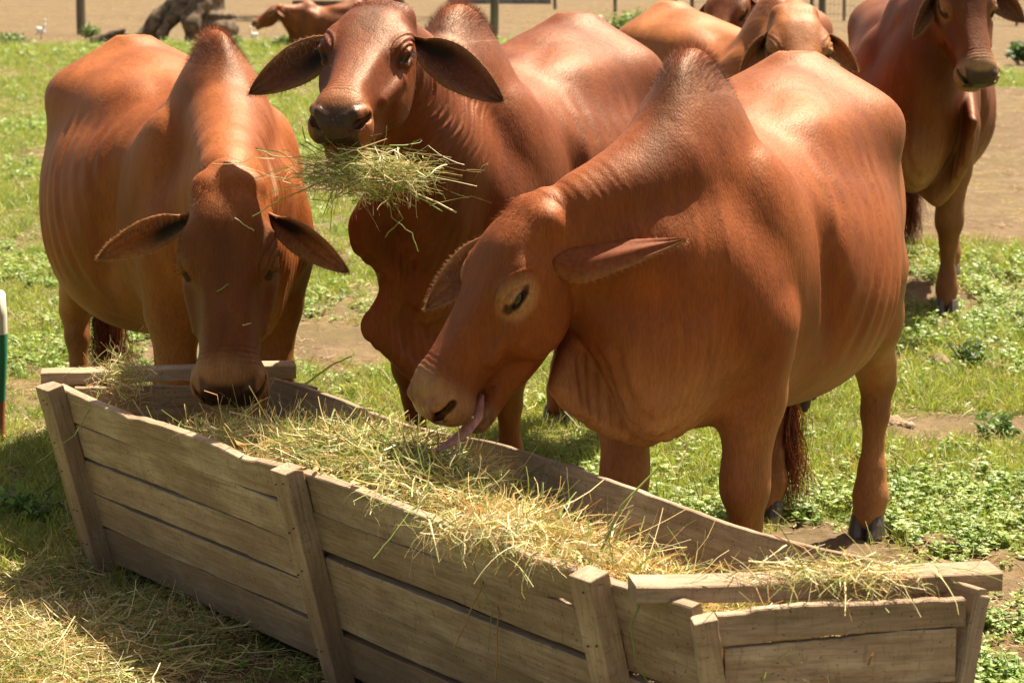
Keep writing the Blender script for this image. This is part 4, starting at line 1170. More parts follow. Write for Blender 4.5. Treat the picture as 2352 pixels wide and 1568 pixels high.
Bp = on_ground(148, 885, RIM); Ap = on_ground(1600, 1383, RIM); Cp = on_ground(640, 868, RIM); Dp = on_ground(2232, 1352, RIM)
wd = (Ap - Bp).normalized(); outn = Vector((wd.y, -wd.x, 0))            # outward normal of the near wall
if outn.y > 0: outn = -outn
INS = .13                                                              # how far the walls lean in at the bottom
def wall_pt(base, end, t, z, nrm, inset=INS):
    p = base.lerp(end, t); f = 1 - z / RIM
    return Vector((p.x, p.y, z)) - nrm * (inset * f)
# near wall: left bay and right bay of stacked planks
tm = (Vector((*on_ground(1430, 1325, RIM).xy, 0)) - Vector((Bp.x, Bp.y, 0))).length / (Ap - Bp).length     # post at the near corner
tmid = .475
def near_wall():
    tops = [.530, .428, .330, .232, .135]; widths = [.098, .094, .094, .094, .105]
    for bay, (t0, t1) in enumerate(((-.01, tmid), (tmid + .002, 1.0))):
        for i in range(5):
            sag = (lambda tt: -.020 * math.sin(tt * math.pi) - .006 * math.sin(tt * 9) - .010 * math.exp(-((tt - .78) / .05) ** 2) - .006 * math.exp(-((tt - .33) / .03) ** 2)) if i == 0 and bay == 0 else ((lambda tt: .004 * math.sin(tt * 7) - .010 * math.sin(tt * math.pi)) if i == 0 else None)
            dz = [(.0, .0), (-.006, .004)][bay][i % 2]
            nrm = (outn + Vector((0, 0, -INS / RIM))).normalized()
            bot = None
            if i == 0 and bay == 1: bot = lambda tt: .018 * math.exp(-((tt - .70) / .035) ** 2)
            if i == 0 and bay == 0: bot = lambda tt: -.006 * math.sin(tt * math.pi)
            board('plank', wall_pt(Bp, Ap, t0, tops[i] + dz, outn), wall_pt(Bp, Ap, t1, tops[i] + dz, outn), widths[i], .024, nrm, trough, .0028, 40, sag, bot, seed=i + 10 * bay)
    for t, off in ((.0, 0.0), (tmid, .0), (tm - .02, 0.0)):
        top_ = wall_pt(Bp, Ap, t, RIM + .004, outn) + outn * .040; bt = wall_pt(Bp, Ap, t, .0, outn) + outn * .034
        post(top_, bt, .062, .054, wd, 'post')
def post(top_, bt, w0, w1, along, name, depth=.05, parent=None):
    V = []; F = []; ax = (bt - top_); L = ax.length; z = -ax.normalized(); x = Vector(along).normalized(); x -= z * x.dot(z); x.normalize(); y = z.cross(x)
    r = random.Random(int(abs(top_.x) * 1000)); n = 9
    for i in range(n + 1):
        t = i / n; w_ = lerp(w0, w1, t) / 2; d = depth / 2
        j = r.uniform(-.0018, .0018)
        for (a, b) in ((-w_, -d), (w_, -d), (w_, d), (-w_, d)): V.append((a + j, b + j * .5, -L * t))
    for i in range(n):
        for j in range(4):
            a = i * 4 + j; b = i * 4 + (j + 1) % 4; F.append((a, b, b + 4, a + 4))
    F.append((3, 2, 1, 0)); F.append((n * 4, n * 4 + 1, n * 4 + 2, n * 4 + 3))
    # length along the own x axis so the grain runs down the post
    V = [(-v[2], v[0], v[1]) for v in V]
    o = mesh_py(name, V, F, M_WOOD)
    M = Matrix((-z, x, -y) if False else (-z, x, (-z).cross(x))).transposed().to_4x4(); M.translation = top_
    V2 = [(v[0], v[1], v[2]) for v in V]
    o.matrix_world = M; o.parent = parent or trough; bm_fix(o)
    md = o.modifiers.new('bevel', 'BEVEL'); md.width = .003; md.segments = 2
    return o
near_wall()
def far_wall():
    fn = Vector((-(Cp - Dp).normalized().y, (Cp - Dp).normalized().x, 0)); 
    if fn.y < 0: fn = -fn
    tops = [.530, .345, .20]; widths = [.180, .142, .17]
    for bay, (t0, t1) in enumerate(((-.01, .5), (.502, 1.01))):
        for i in range(3):
            nrm = (fn + Vector((0, 0, -INS / RIM))).normalized()
            sag = (lambda tt: .006 * math.sin(tt * 9) - .010 * math.sin(tt * math.pi)) if i == 0 else None
            board('plank', wall_pt(Cp, Dp, t0, tops[i], fn), wall_pt(Cp, Dp, t1, tops[i], fn), widths[i], .024, nrm, trough, .003, 34, sag, seed=40 + i + 5 * bay)
    for t in (.03, .5, .97):
        post(wall_pt(Cp, Dp, t, RIM - .01, fn) + fn * .04, wall_pt(Cp, Dp, t, 0, fn) + fn * .034, .06, .055, (Cp - Dp).normalized(), 'post')
far_wall()
def end_walls():
    # right end, boards nailed between two battens
    a = Vector((Ap.x + .01, Ap.y + .005, 0)); b = Vector((Dp.x, Dp.y, 0)); d = (b - a).normalized(); n_ = Vector((d.y, -d.x, 0))
    if n_.y > 0: n_ = -n_
    fn2 = Vector((-(Cp - Dp).normalized().y, (Cp - Dp).normalized().x, 0)); fn2 = fn2 if fn2.y > 0 else -fn2
    for i, (zt, wd_) in enumerate(((.515, .058), (.453, .092), (.357, .130), (.221, .11), (.105, .10))):
        zm = zt - wd_ * .5
        p0 = wall_pt(Bp, Ap, 1.0, zm, outn); p1 = wall_pt(Cp, Dp, 1.0, zm, fn2); p0.z = zt; p1.z = zt + .008; dd_ = (p1 - p0).normalized()
        board('end_board', p0 + dd_ * .024 + n_ * .012, p1 - dd_ * .012 + n_ * .012, wd_, .022, n_, trough, .003, 26, (lambda tt: -.004 * (tt < .12)) if i == 0 else ((lambda tt: .012 * (tt - .4)) if i == 1 else None), (lambda tt: .012 * (tt - .4)) if i == 0 else None, seed=70 + i)
    A0, A1 = wall_pt(Bp, Ap, 1.005, RIM - .022, outn), wall_pt(Bp, Ap, 1.0, .27, outn)
    post(A0 + n_ * .012 - d * .004, A1 + n_ * .012 - d * .004, .044, .042, d, 'batten', .036)
    A2 = wall_pt(Bp, Ap, 1.0, .0, outn)
    post(wall_pt(Bp, Ap, 1.0, .262, outn) + n_ * .014 + d * .018, A2 + n_ * .014 + d * .018, .046, .044, d, 'batten', .04)
    D0, D1, D2 = wall_pt(Cp, Dp, 1.0, RIM - .008, fn2), wall_pt(Cp, Dp, 1.0, .34, fn2), wall_pt(Cp, Dp, 1.0, .0, fn2)
    post(D0 + d * .014, D1 + d * .014, .030, .030, d, 'batten', .05)
    post(wall_pt(Cp, Dp, 1.0, .325, fn2) + d * .006, D2 + d * .006, .045, .04, d, 'batten', .05)
    r0 = on_ground(1452, 1340, RIM + .012) + Vector((0, 0, -.012)); r1 = on_ground(2285, 1308, RIM + .012) + Vector((0, 0, -.012))
    rail(r0, r1, .082, .034)
    # left end
    fn2 = Vector((-(Cp - Dp).normalized().y, (Cp - Dp).normalized().x, 0)); fn2 = fn2 if fn2.y > 0 else -fn2
    for i, (zt, wd_) in enumerate(((.515, .155), (.355, .155), (.195, .17))):
        zm = zt - wd_ * .5
        p0 = wall_pt(Bp, Ap, -.012, zm, outn); p1 = wall_pt(Cp, Dp, -.012, zm, fn2); d = (p1 - p0).normalized(); n_ = Vector((d.y, -d.x, 0)); p0.z = p1.z = zt
        board('end_board', p0 + d * .02, p1 - d * .02, wd_, .022, n_, trough, .003, 20, seed=90 + i)
    d = (Cp - Bp).normalized()
    post(wall_pt(Bp, Ap, -.035, RIM - .01, outn) + outn * .012, wall_pt(Bp, Ap, -.035, .0, outn) + outn * .010, .045, .045, wd, 'batten', .05)
    rail(on_ground(95, 855, RIM + .012) + Vector((0, 0, -.012)), on_ground(678, 838, RIM + .012) + Vector((0, 0, -.012)), .075, .036)
def rail(p0, p1, w_, t_):
    o = board('rail', p0 + Vector((0, 0, t_ / 2)), p1 + Vector((0, 0, t_ / 2)), t_, w_, Vector((0, -1, 0)), trough, .0022, 24, seed=int(p0.x * 100) + 300)
    return o
end_walls()
def nails():
    Vs = []; Fs = []; k = 0
    for t in (.0, tmid, tm - .02):
        for z in (.49, .39, .29, .19, .09):
            for o_ in (-.014, .014):
                c = wall_pt(Bp, Ap, t, z + o_ * .3 + float(rng.normal(0, .008)), outn) + outn * .0665 + wd * (o_ + float(rng.normal(0, .004)))
                if rng.random() < .3: continue
                V, F_ = sphere_np(c, (.0024, .0024, .0024), None, 6, 4); Vs.append(V); Fs.append(F_ + k); k += len(V)
    o = mesh_np('nails', np.concatenate(Vs), np.concatenate(Fs), simple('rusty_nail', (.07, .035, .02), .7, .4), trough, True); o['kind'] = 'stuff'
nails()
fl = board('floor_board', Vector((-.86, 5.76, .05)), Vector((.55, 3.92, .05)), .02, .34, Vector((-.7, -.6, 0)), trough, .001, 6, seed=5)
# ------------------------------------------------------------------ hay
HAYC = 1.12 * np.array(((.52, .38, .16), (.60, .48, .25), (.33, .34, .10), (.20, .26, .06), (.42, .22, .09), (.66, .58, .38), (.34, .30, .12)))
def hay_cols(n, r, green=.3):
    p = np.array((.22, .2, .12 + .3 * green, .10 + .35 * green, .12, .12, .12)); p /= p.sum()
    return np.minimum(HAYC[r.choice(7, n, p=p)] * r.uniform(.6, 1.35, (n, 1)), .85)
FARN = Vector((-(Cp - Dp).normalized().y, (Cp - Dp).normalized().x, 0)); FARN = FARN if FARN.y > 0 else -FARN
def keep_inside(V):
    for base, n_ in ((Bp, outn), (Cp, FARN)):
        lim = -.014 - INS * (1 - np.clip(V[:, 2], 0, RIM) / RIM)
        s_ = (V - np.array(base)[None]) @ np.array(n_)
        ex = np.where(V[:, 2] < RIM + .004, np.maximum(s_ - lim, 0), 0)
        V -= ex[:, None] * np.array(n_)[None]
    return V
def trough_uv(u, v):
    """u along the trough 0 left .. 1 right, v 0 near wall .. 1 far wall"""
    p = Bp.lerp(Ap, 1) 
    a = np.array(Bp)[None] * (1 - u[:, None]) + np.array(Ap)[None] * u[:, None]
    b = np.array(Cp)[None] * (1 - u[:, None]) + np.array(Dp)[None] * u[:, None]
    ins = (INS * (1 - np.clip(hay_h(u, v), .2, RIM) / RIM) + .02)[:, None]
    a = a - np.array(outn)[None] * ins; b = b - np.array(FARN)[None] * ins
    return a * (1 - v[:, None]) + b * v[:, None]
def hay_h(u, v):
    """height of the heap"""
    prof = np.interp(u, [0, .10, .22, .38, .50, .62, .75, .88, 1.0], [.35, .38, .485, .555, .545, .51, .465, .415, .37])
    cr = 1 - .9 * (v - .40) ** 2
    cr = cr - .24 * sstep(.55, .95, v) * sstep(.42, .6, u)
    P = np.stack([u * 9, v * 3.5], 1)
    return prof * cr + .022 * fbm(P, 3, 60) - .035 * np.exp(-((u - .60) / .07) ** 2 - ((v - .55) / .35) ** 2)
def build_hay():
    r = np.random.default_rng(3)
    nu, nv = 90, 26
    U, Vv = np.meshgrid(np.linspace(.01, .985, nu), np.linspace(.04, .96, nv), indexing='ij')
    u, v = U.ravel(), Vv.ravel(); P = trough_uv(u, v); P[:, 2] = hay_h(u, v) - .02 + .010 * vnoise(np.stack([u * 90, v * 30], 1), 5)
    i = (np.arange(nu - 1) * nv)[:, None] + np.arange(nv - 1)[None]; i = i.ravel()
    F = np.stack([i, i + nv, i + nv + 1, i + 1], 1)
    n = 30000
    u = r.uniform(.01, .985, n) ; v = np.clip(r.normal(.45, .28, n), .04, .96)
    R_ = trough_uv(u, v); R_[:, 2] = hay_h(u, v) + r.normal(0, .008, n)
    az = r.uniform(0, 6.283, n); al = np.array(wd)
    D = np.stack([np.cos(az), np.sin(az), r.normal(.02, .20, n)], 1) + .5 * al[None] * r.choice((-1, 1), (n, 1))
    stick = r.random(n) < .012; D[stick, 2] += 1.1
    L = r.uniform(.03, .13, n) * np.where(r.random(n) < .12, 1.7, 1)
    gz = 1.5 * fbm(np.stack([u * 9, v * 3], 1), 3, 61) + .25 - .5 * sstep(.5, .8, u)
    C = np.where((r.random(n) < .5 + .5 * gz)[:, None], hay_cols(n, r, 1.0), hay_cols(n, r, .0) * np.array((1.08, 1.0, .9)))
    # keep strands inside the walls: pull back ends that would leave
    end = R_ + D / np.linalg.norm(D, axis=1)[:, None] * L[:, None]
    tow = trough_uv(u, np.full(n, .45)) - R_; out = (np.abs(v - .45) > .25)
    D[out] = D[out] * .6 + tow[out] * 2.0
    wdt = r.choice((.0016, .0024, .0034, .0050), n, p=(.30, .34, .26, .10))
    a, b, c = strands(R_, D, L, wdt, 5, .35, .12, C, r, .7, kink=.5)
    a = keep_inside(a); P = keep_inside(P)
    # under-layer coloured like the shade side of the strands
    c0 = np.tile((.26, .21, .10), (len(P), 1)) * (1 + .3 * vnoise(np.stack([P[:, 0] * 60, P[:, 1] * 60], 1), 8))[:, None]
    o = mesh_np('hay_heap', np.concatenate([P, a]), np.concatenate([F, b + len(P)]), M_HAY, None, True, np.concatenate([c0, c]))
    tag(o, 'heap of loose green and yellow hay filling the wooden trough', 'hay', kind='stuff')
build_hay()
def hay_bundle(name, label, ctr, radii, n, L, seed, dirbias=(0, 0, 0), hang=.2, green=.5, flat=.5, w_=(.0014, .002, .003), kind='stuff', dark=1.0, extra=None, mainaxis=None):
    r = np.random.default_rng(seed); c = np.array(ctr)
    R_ = c + r.normal(size=(n, 3)) * np.array(radii)
    D = r.normal(size=(n, 3)) * np.array((1, 1, flat)) + np.array(dirbias)
    if mainaxis is not None: D = D * .55 + np.array(mainaxis)[None] * r.choice((-1, 1), (n, 1)) * 1.3
    Ls = r.uniform(L[0], L[1], n)
    R_ = R_ - D / np.linalg.norm(D, axis=1)[:, None] * Ls[:, None] * .35
    C = hay_cols(n, r, green) * dark
    a, b, cc = strands(R_, D, Ls, r.choice(w_, n), 6, .40, hang, C, r, .6, kink=.6)
    k = len(a)
    if extra:
        for (pts, wdt, col) in extra:
            pts = [np.array(p) for p in pts]; V = []; 
            fine = []
            for i in range(len(pts) - 1):
                for t in np.linspace(0, 1, 5)[:-1]: fine.append(lerp(pts[i], pts[i + 1], t) + r.normal(0, .0012, 3))
            fine.append(pts[-1]); V_, F_ = tube_np(fine, [wdt / 2] * len(fine), 5)
            a = np.concatenate([a, V_]); b = np.concatenate([b, F_ + k]); cc = np.concatenate([cc, np.tile(col, (len(V_), 1))]); k = len(a)
    o = mesh_np(name, a, b, M_HAY, None, True, cc)
    tag(o, label, 'hay', kind=kind)
    return o
GR = (.27, .32, .08); ST = (.55, .45, .24); OR = (.45, .25, .10)
# mouthful of the cow in the middle
ym = 5.36
hay_bundle('hay_mouthful', 'mouthful of tangled hay held in the jaws of the raised head', at(828, 395, ym), (.085, .03, .026), 620, (.04, .17), 11, (0, 0, -.05), .35, .9, .45, mainaxis=(1, -.1, -.05),
    extra=[((at(880, 400, ym), at(960, 445, ym - .03), at(1048, 488, ym - .05)), .0045, ST), ((at(880, 410, ym), at(960, 452, ym - .03), at(1015, 485, ym - .03)), .003, GR),
           ((at(760, 410, ym), at(650, 455, ym - .03), at(580, 497, ym - .05)), .0032, GR), ((at(760, 360, ym), at(700, 325, ym - .02), at(695, 290, ym - .02)), .003, GR),
           ((at(890, 430, ym), at(900, 500, ym - .01), at(945, 535, ym - .01), at(960, 578, ym - .02)), .0028, GR), ((at(880, 430, ym), at(925, 500, ym), at(885, 545, ym)), .0028, GR),
           ((at(740, 365, ym), at(640, 360, ym - .02), at(590, 345, ym - .02)), .0028, ST), ((at(760, 400, ym), at(762, 470, ym), at(758, 535, ym)), .0016, (.10, .07, .04))])
hay_bundle('hay_mouthful', 'ragged outer strands of hay drooping beside the chewing mouth', at(915, 395, ym - .02), (.035, .03, .022), 300, (.03, .10), 12, (.3, 0, -.3), .7, .5, .6)
hay_bundle('hay_mouthful', 'lower part of the mouthful hanging under the chin of the raised head', at(800, 412, ym - .01), (.050, .03, .018), 170, (.04, .14), 19, (-.1, 0, -.3), .8, .9, .5)
# hay on the rails and over the side
hay_bundle('hay_tuft', 'tuft of dry hay lying on the near end rail of the trough', on_ground(1925, 1312, RIM + .03), (.085, .028, .007), 420, (.04, .16), 13, (.2, -.3, -.1), .6, .25, .25,
    extra=[((at(1945, 1330, 3.86), at(1925, 1385, 3.84), at(1905, 1470, 3.83), at(1900, 1550, 3.83)), .004, (.30, .34, .06)), ((at(2000, 1330, 3.86), at(1970, 1440, 3.83), at(2002, 1500, 3.82)), .0045, OR),
           ((at(2010, 1340, 3.86), at(2040, 1420, 3.82), at(2015, 1568, 3.80)), .003, OR), ((at(1780, 1230, 4.05), at(1850, 1260, 4.0), at(1900, 1320, 3.92)), .0035, OR),
           ((at(1700, 1330, 3.86), at(1800, 1345, 3.85), at(1850, 1320, 3.87)), .0035, ST)])
hay_bundle('hay_tuft', 'tuft of dry hay caught upright at the far left corner of the trough', on_ground(285, 868, RIM + .02), (.035, .03, .03), 230, (.05, .15), 14, (.0, 0, .9), .1, .2, .8)
hay_bundle('hay_tuft', 'strands of hay spilling over the middle of the near trough wall', on_ground(1110, 1205, RIM + .015), (.06, .040, .008), 480, (.04, .14), 15, (-.1, -.55, -.2), 1.0, .1, .3,
    extra=[((at(1095, 1255, 4.25), at(1110, 1330, 4.22), at(1070, 1430, 4.20), at(1040, 1490, 4.18)), .0035, OR), ((at(1130, 1260, 4.25), at(1100, 1340, 4.22), at(1130, 1390, 4.2), at(1120, 1500, 4.2)), .0022, GR),
           ((at(1160, 1260, 4.25), at(1130, 1320, 4.22), at(1145, 1410, 4.2), at(1138, 1560, 4.18)), .003, OR), ((at(1185, 1250, 4.22), at(1220, 1240, 4.2), at(1170, 1290, 4.2)), .004, ST)])
hay_bundle('hay_tuft', 'few strands of hay hanging over the near wall left of the middle post', on_ground(560, 985, RIM + .01), (.05, .03, .006), 60, (.04, .12), 21, (-.1, -.5, -.2), 1.0, .2, .3)
hay_bundle('hay_tuft', 'loose strands of hay drooping over the near wall close to the corner post', on_ground(1270, 1268, RIM + .01), (.05, .03, .006), 130, (.04, .13), 22, (-.1, -.55, -.2), 1.1, .2, .3)
hay_bundle('hay_tuft', 'strands of hay hanging over the near wall just right of the middle post', on_ground(930, 1130, RIM + .01), (.04, .03, .006), 70, (.04, .11), 23, (-.1, -.5, -.2), 1.0, .5, .3)
def loose_straw(pts, wdt, col, label, name='straw'):
    fine = []; r = np.random.default_rng(int(abs(pts[0][0]) * 999) + 3)
    for i in range(len(pts) - 1):
        for t in np.linspace(0, 1, 5)[:-1]: fine.append(np.array(pts[i].lerp(pts[i + 1], t)) + r.normal(0, .001, 3))
    fine.append(np.array(pts[-1])); V_, F_ = tube_np(fine, [wdt / 2 * (1 - .4 * i / len(fine)) for i in range(len(fine))], 6)
    o = mesh_np(name, V_, F_, M_HAY, None, True, np.tile(col, (len(V_), 1))); tag(o, label, 'straw'); return o
loose_straw([at(1372, 1282, 4.05), at(1430, 1160, 4.08), at(1515, 1068, 4.12)], .0055, GR, 'long green stalk standing out of the hay near the right end of the trough')
loose_straw([at(955, 1160, 4.40), at(905, 1225, 4.36), at(858, 1282, 4.33)], .0045, GR, 'green stalk leaning over the near wall right of the middle post')
loose_straw([at(235, 895, 5.58), at(170, 1000, 5.5), at(85, 1062, 5.45)], .004, GR, 'long green stalk bent over the leftmost trough post')
q0 = on_ground(700, 885, RIM - .02)
loose_straw([q0, at(760, 838, q0.y + .02), at(808, 818, q0.y + .04)], .006, (.50, .52, .22), 'pale green stalk sticking up beyond the far wall of the trough')
loose_straw([at(1468, 1385, 3.8), at(1448, 1440, 3.79), at(1460, 1520, 3.79), at(1490, 1568, 3.8)], .004, GR, 'thin green stem hanging down the corner post by the right end of the trough')
# hay trodden into the ground beside the trough
def ground_hay():
    r = np.random.default_rng(33); n = 30000
    x = r.normal(-1.0, .55, n); y = r.normal(5.20, .42, n)
    k = ~in_trough(x, y); x, y = x[k], y[k]; n = len(x)
    m = fbm(np.stack([x * 4, y * 4], 1), 3, 44); k = m * 1.2 + .75 * np.exp(-((x + 1.1) / .6) ** 2 - ((y - 5.2) / .5) ** 2) > r.uniform(0, .9, n) ; x, y = x[k], y[k]; n = len(x)
    R_ = np.stack([x, y, ground_z(x, y) + r.uniform(.006, .040, n)], 1); az = r.uniform(0, 6.283, n)
    D = np.stack([np.cos(az), np.sin(az), r.normal(0, .13, n)], 1)
    C = hay_cols(n, r, .25)
    a, b, c = strands(R_, D, r.uniform(.03, .14, n), r.choice((.0015, .0024, .0036), n), 4, .3, .0, C, r, .7, kink=.4)
    o = mesh_np('trampled_hay', a, b, M_HAY, None, True, c); tag(o, 'dry hay trodden into the grass at the foot of the trough', 'hay', kind='stuff')
ground_hay()

for i, (px, py, y_, dx, dy, c, lab) in enumerate(((500, 665, 5.42, 12, -18, GR, 'bent green bit of straw stuck between the eyes of the lowered shaded face'), (588, 528, 5.50, -22, -30, ST, 'pale bit of straw stuck on the forehead of the lowered shaded face'),
        (560, 745, 5.40, 10, -5, ST, 'small chip of straw on the nose of the lowered shaded face'))):
    q = at(px, py, y_) 
    hits = left_cow['V'] 
    W = np.array(left_cow['root'].matrix_basis)[:3, :3]
    # seat the straw on the skin: nearest skin point in the direction of the viewer
    wv = hits @ W.T + np.array(left_cow['root'].location)[None]
    d2 = ((wv[:, 0] / wv[:, 1] - q.x / q.y) ** 2 + ((wv[:, 2] - CAMZ) / wv[:, 1] - (q.z - CAMZ) / q.y) ** 2); k = np.nonzero(d2 < (6 / FPX) ** 2)[0]
    if len(k):
        j = k[np.argmin(wv[k, 1])]; b_ = Vector(wv[j]) + Vector((0, -.003, .001)); s_ = b_.y / FPX
        loose_straw([b_, b_ + Vector((dx * s_, -.002, -dy * s_ * .5)), b_ + Vector((dx * s_ * 2, -.003, -dy * s_))], .004, c, lab)
# ------------------------------------------------------------------ far things
M_POST = simple('old_post_wood', (.16, .14, .105), .85, .2, 8, .5, .6, (1, 1, .12))
M_BARK = simple('grey_bark', (.13, .092, .062), .9, .2, 7, .75, 1.0)
M_CONC = simple('stained_concrete', (.26, .25, .22), .9, .2, 6, .35, .4)
M_FEATHER = simple('white_feathers', (.80, .80, .76), .7, .3, 20, .08)
M_BEAK = simple('yellow_beak', (.60, .40, .06), .5, .4)
M_BLEG = simple('dark_bird_leg', (.06, .06, .045), .6, .4)
M_WIRE = simple('rusty_wire', (.14, .12, .10), .6, .4)
M_DUNG = simple('crumbly_dung', (.13, .080, .042), .95, .15, 38, .7, 1.0)
M_STONE = simple('blue_grey_stone', (.19, .20, .22), .8, .3, 16, .4, .6)
M_SOIL = simple('dry_soil', (.24, .165, .11), .95, .15, 24, .45, 1.0)

def round_post(name, base, h, rad, label, tilt=(0, 0), mat=M_POST, cat='post', group=None, parent=None, seed=0):
    n = 10; m = 9; V = []; r = np.random.default_rng(seed + 9)
    ph = r.uniform(0, 6, 4)
    for i in range(m + 1):
        t = i / m
        for j in range(n):
            a = 2 * math.pi * j / n; q = rad * (1 - .12 * t) * (1 + .10 * math.sin(a * 2 + ph[0]) + .05 * math.sin(a * 3 + t * 4 + ph[1]))
            V.append((q * math.cos(a) + tilt[0] * t * h + .012 * math.sin(t * 5 + ph[2]), q * math.sin(a) + tilt[1] * t * h, -.15 + (h + .15) * t + (r.normal(0, .006) if i == m else 0)))
    F = [(i * n + j, i * n + (j + 1) % n, (i + 1) * n + (j + 1) % n, (i + 1) * n + j) for i in range(m) for j in range(n)]
    F.append(tuple(m * n + j for j in range(n)))
    o = mesh_py(name, V, F, mat, parent, True); o.location = base
    if not parent: tag(o, label, cat, group)
    return o
G1 = 'old wooden fence posts in the far paddock'
for i, (px, py, wpx, lean, lab) in enumerate((
        (190, 80, 24, -.02, 'grey fence post leaning slightly at the far left beside the white bird'),
        (1135, 98, 22, .0, 'grey fence post standing between the hump and the back of the dark red cow'),
        (1548, 45, 16, .0, 'dark fence post beside the green bush behind the cattle'),
        (1886, 92, 16, .01, 'pale fence post right of the light tan cow\'s head'))):
    g = on_ground(px, py); k = g.y / FPX
    round_post('fence_post', (g.x, g.y, 0), 1.55, wpx * k / 2, lab, (lean, 0), M_POST, 'post', G1, None, i)
for i, (px, py, wpx, lab) in enumerate(((1276, 22, 8, 'small distant stake nearest the low concrete wall'), (1412, 28, 8, 'small distant stake left of the green bush'), (838, 22, 14, 'distant post right of the wooden bench'))):
    g = on_ground(px, py); k = g.y / FPX
    round_post('stake', (g.x, g.y, 0), 1.25, wpx * k / 2, lab, (.02 * (i - 1), 0), M_POST, 'post', 'small stakes at the far edge of the paddock', None, 20 + i)
# wire fence at the far right
def wire_fence():
    a = on_ground(1590, 40); b = on_ground(2420, 62); root = empty('wire_fence', (a.x, a.y, 0)); tag(root, 'wire mesh fence with thin posts across the far right of the paddock', 'fence')
    d = b - a; L = d.length
    for i in range(12):
        t = i / 11; round_post('post', (d.x * t, d.y * t, 0), 1.45, .035 + .02 * (i % 4 == 0), None, (0, 0), M_POST, parent=root, seed=40 + i)
    for z in (.15, .4, .65, .9, 1.15, 1.38):
        pts = [(d.x * t, d.y * t, z + .03 * math.sin(t * 33)) for t in np.linspace(0, 1, 60)]
        V, F = tube_np(pts, [.006] * 60, 4); mesh_np('wire', V, F, M_WIRE, root, True)
    Vs = []; Fs = []; k = 0
    for t in np.linspace(0, 1, 90):
        V, F = tube_np([(d.x * t, d.y * t, .1), (d.x * t + .01, d.y * t, 1.4)], [.004, .004], 4); Vs.append(V); Fs.append(F + k); k += len(V)
    o = mesh_np('stay_wires', np.concatenate(Vs), np.concatenate(Fs), M_WIRE, root, True); o['kind'] = 'stuff'
wire_fence()
# low concrete wall
def block_wall():
    a = on_ground(1028, 10); b = on_ground(1245, 8); root = empty('low_wall', (a.x, a.y, 0)); tag(root, 'low grey concrete wall at the top behind the humped cow in the middle', 'wall')
    L = (b - a).length; V = [(0, 0, -.1), (L, 0, -.1), (L, .2, -.1), (0, .2, -.1), (0, 0, .55), (L, 0, .5), (L, .2, .5), (0, .2, .55)]
    F = [(0, 1, 5, 4), (1, 2, 6, 5), (2, 3, 7, 6), (3, 0, 4, 7), (4, 5, 6, 7)]
    mesh_py('wall_face', V, F, M_CONC, root)
    V = [(-.04, -.04, .55), (L + .04, -.04, .50), (L + .04, .24, .50), (-.04, .24, .55), (-.04, -.04, .62), (L + .04, -.04, .57), (L + .04, .24, .57), (-.04, .24, .62)]
    mesh_py('coping', V, F, M_CONC, root)
block_wall()
# wooden bench
def bench():
    a = on_ground(674, 50); b = on_ground(820, 50); root = empty('bench', (a.x, a.y, 0)); tag(root, 'dark wooden bench with a thick seat on thin legs in the far field', 'bench')
    L = (b - a).length
    for i in range(3):
        V = [(-.02, i * .13, .36), (L, i * .13, .35), (L, i * .13 + .12, .35), (-.02, i * .13 + .12, .36), (-.02, i * .13, .53), (L, i * .13, .52), (L, i * .13 + .12, .52), (-.02, i * .13 + .12, .53)]
        mesh_py('board', V, [(0, 1, 5, 4), (1, 2, 6, 5), (2, 3, 7, 6), (3, 0, 4, 7), (4, 5, 6, 7), (3, 2, 1, 0)], M_BARK, root)
    for (x, y) in ((.18, .05), (.20, .32), (L - .55, .05), (L - .36, .32), (L - .12, .05)):
        round_post('leg', (x, y, 0), .38, .04, None, parent=root, seed=int(x * 50))
bench()
# uprooted stump and a log
def rough(name, build, label, cat, mat, amp, freq, h, seed, loc, sc=1.0):
    F = Field(); build(F)
    F.disp(lambda P: (amp * fbm(P * freq, 3, seed)).astype(np.float32), (-9, -9, -9), (9, 9, 9))
    lo, hi = F.bounds(); axes = [np.arange(lo[d], hi[d] + h, h, dtype=np.float32) for d in range(3)]
    V, Q = surface_nets(F, axes)
    o = mesh_np(name, V, Q, mat, None, True); o.location = loc; o.scale = (sc,) * 3
    tag(o, label, cat); return o
g = on_ground(430, 95); 
def stump(F):
    F.cap((.42, .1, .0), (.36, .1, 1.7), .36, .30, k=.2)
    F.chain([(-.95, -.1, .0), (-.55, .0, .35), (-.15, .1, .75), (.1, .1, 1.1)], [.14, .20, .22, .2], k=.12)
    F.chain([(-.5, -.4, .0), (-.25, -.3, .45), (.0, -.1, .9)], [.12, .14, .18], k=.08)
    F.chain([(.1, -.5, .0), (.15, -.45, .35), (.3, -.2, .8)], [.16, .2, .2], k=.08)
    F.ell((.62, -.1, .22), (.42, .35, .26), k=.1); F.ell((.55, .0, .50), (.40, .34, .08), k=.05)
    F.ell((-.05, -.45, .25), (.14, .2, .2), k=.08, sub=True); F.ell((.42, -.52, .3), (.08, .2, .25), k=.06, sub=True)
rough('tree_stump', stump, 'large gnarled grey tree stump with roots behind the cow on the left', 'tree stump', M_BARK, .07, 3.2, .035, 5, (g.x, g.y, 0))
g = on_ground(258, 108)
rough('log', lambda F: (F.chain([(-.32, 0, .10), (0, .05, .17), (.33, .1, .15)], [.10, .12, .10], k=.05), F.chain([(-.1, 0, .2), (.22, .0, .3)], [.05, .04], k=.04)), 'dark weathered log lying in the grass left of the tree stump', 'log', M_BARK, .03, 7, .016, 8, (g.x, g.y, 0))
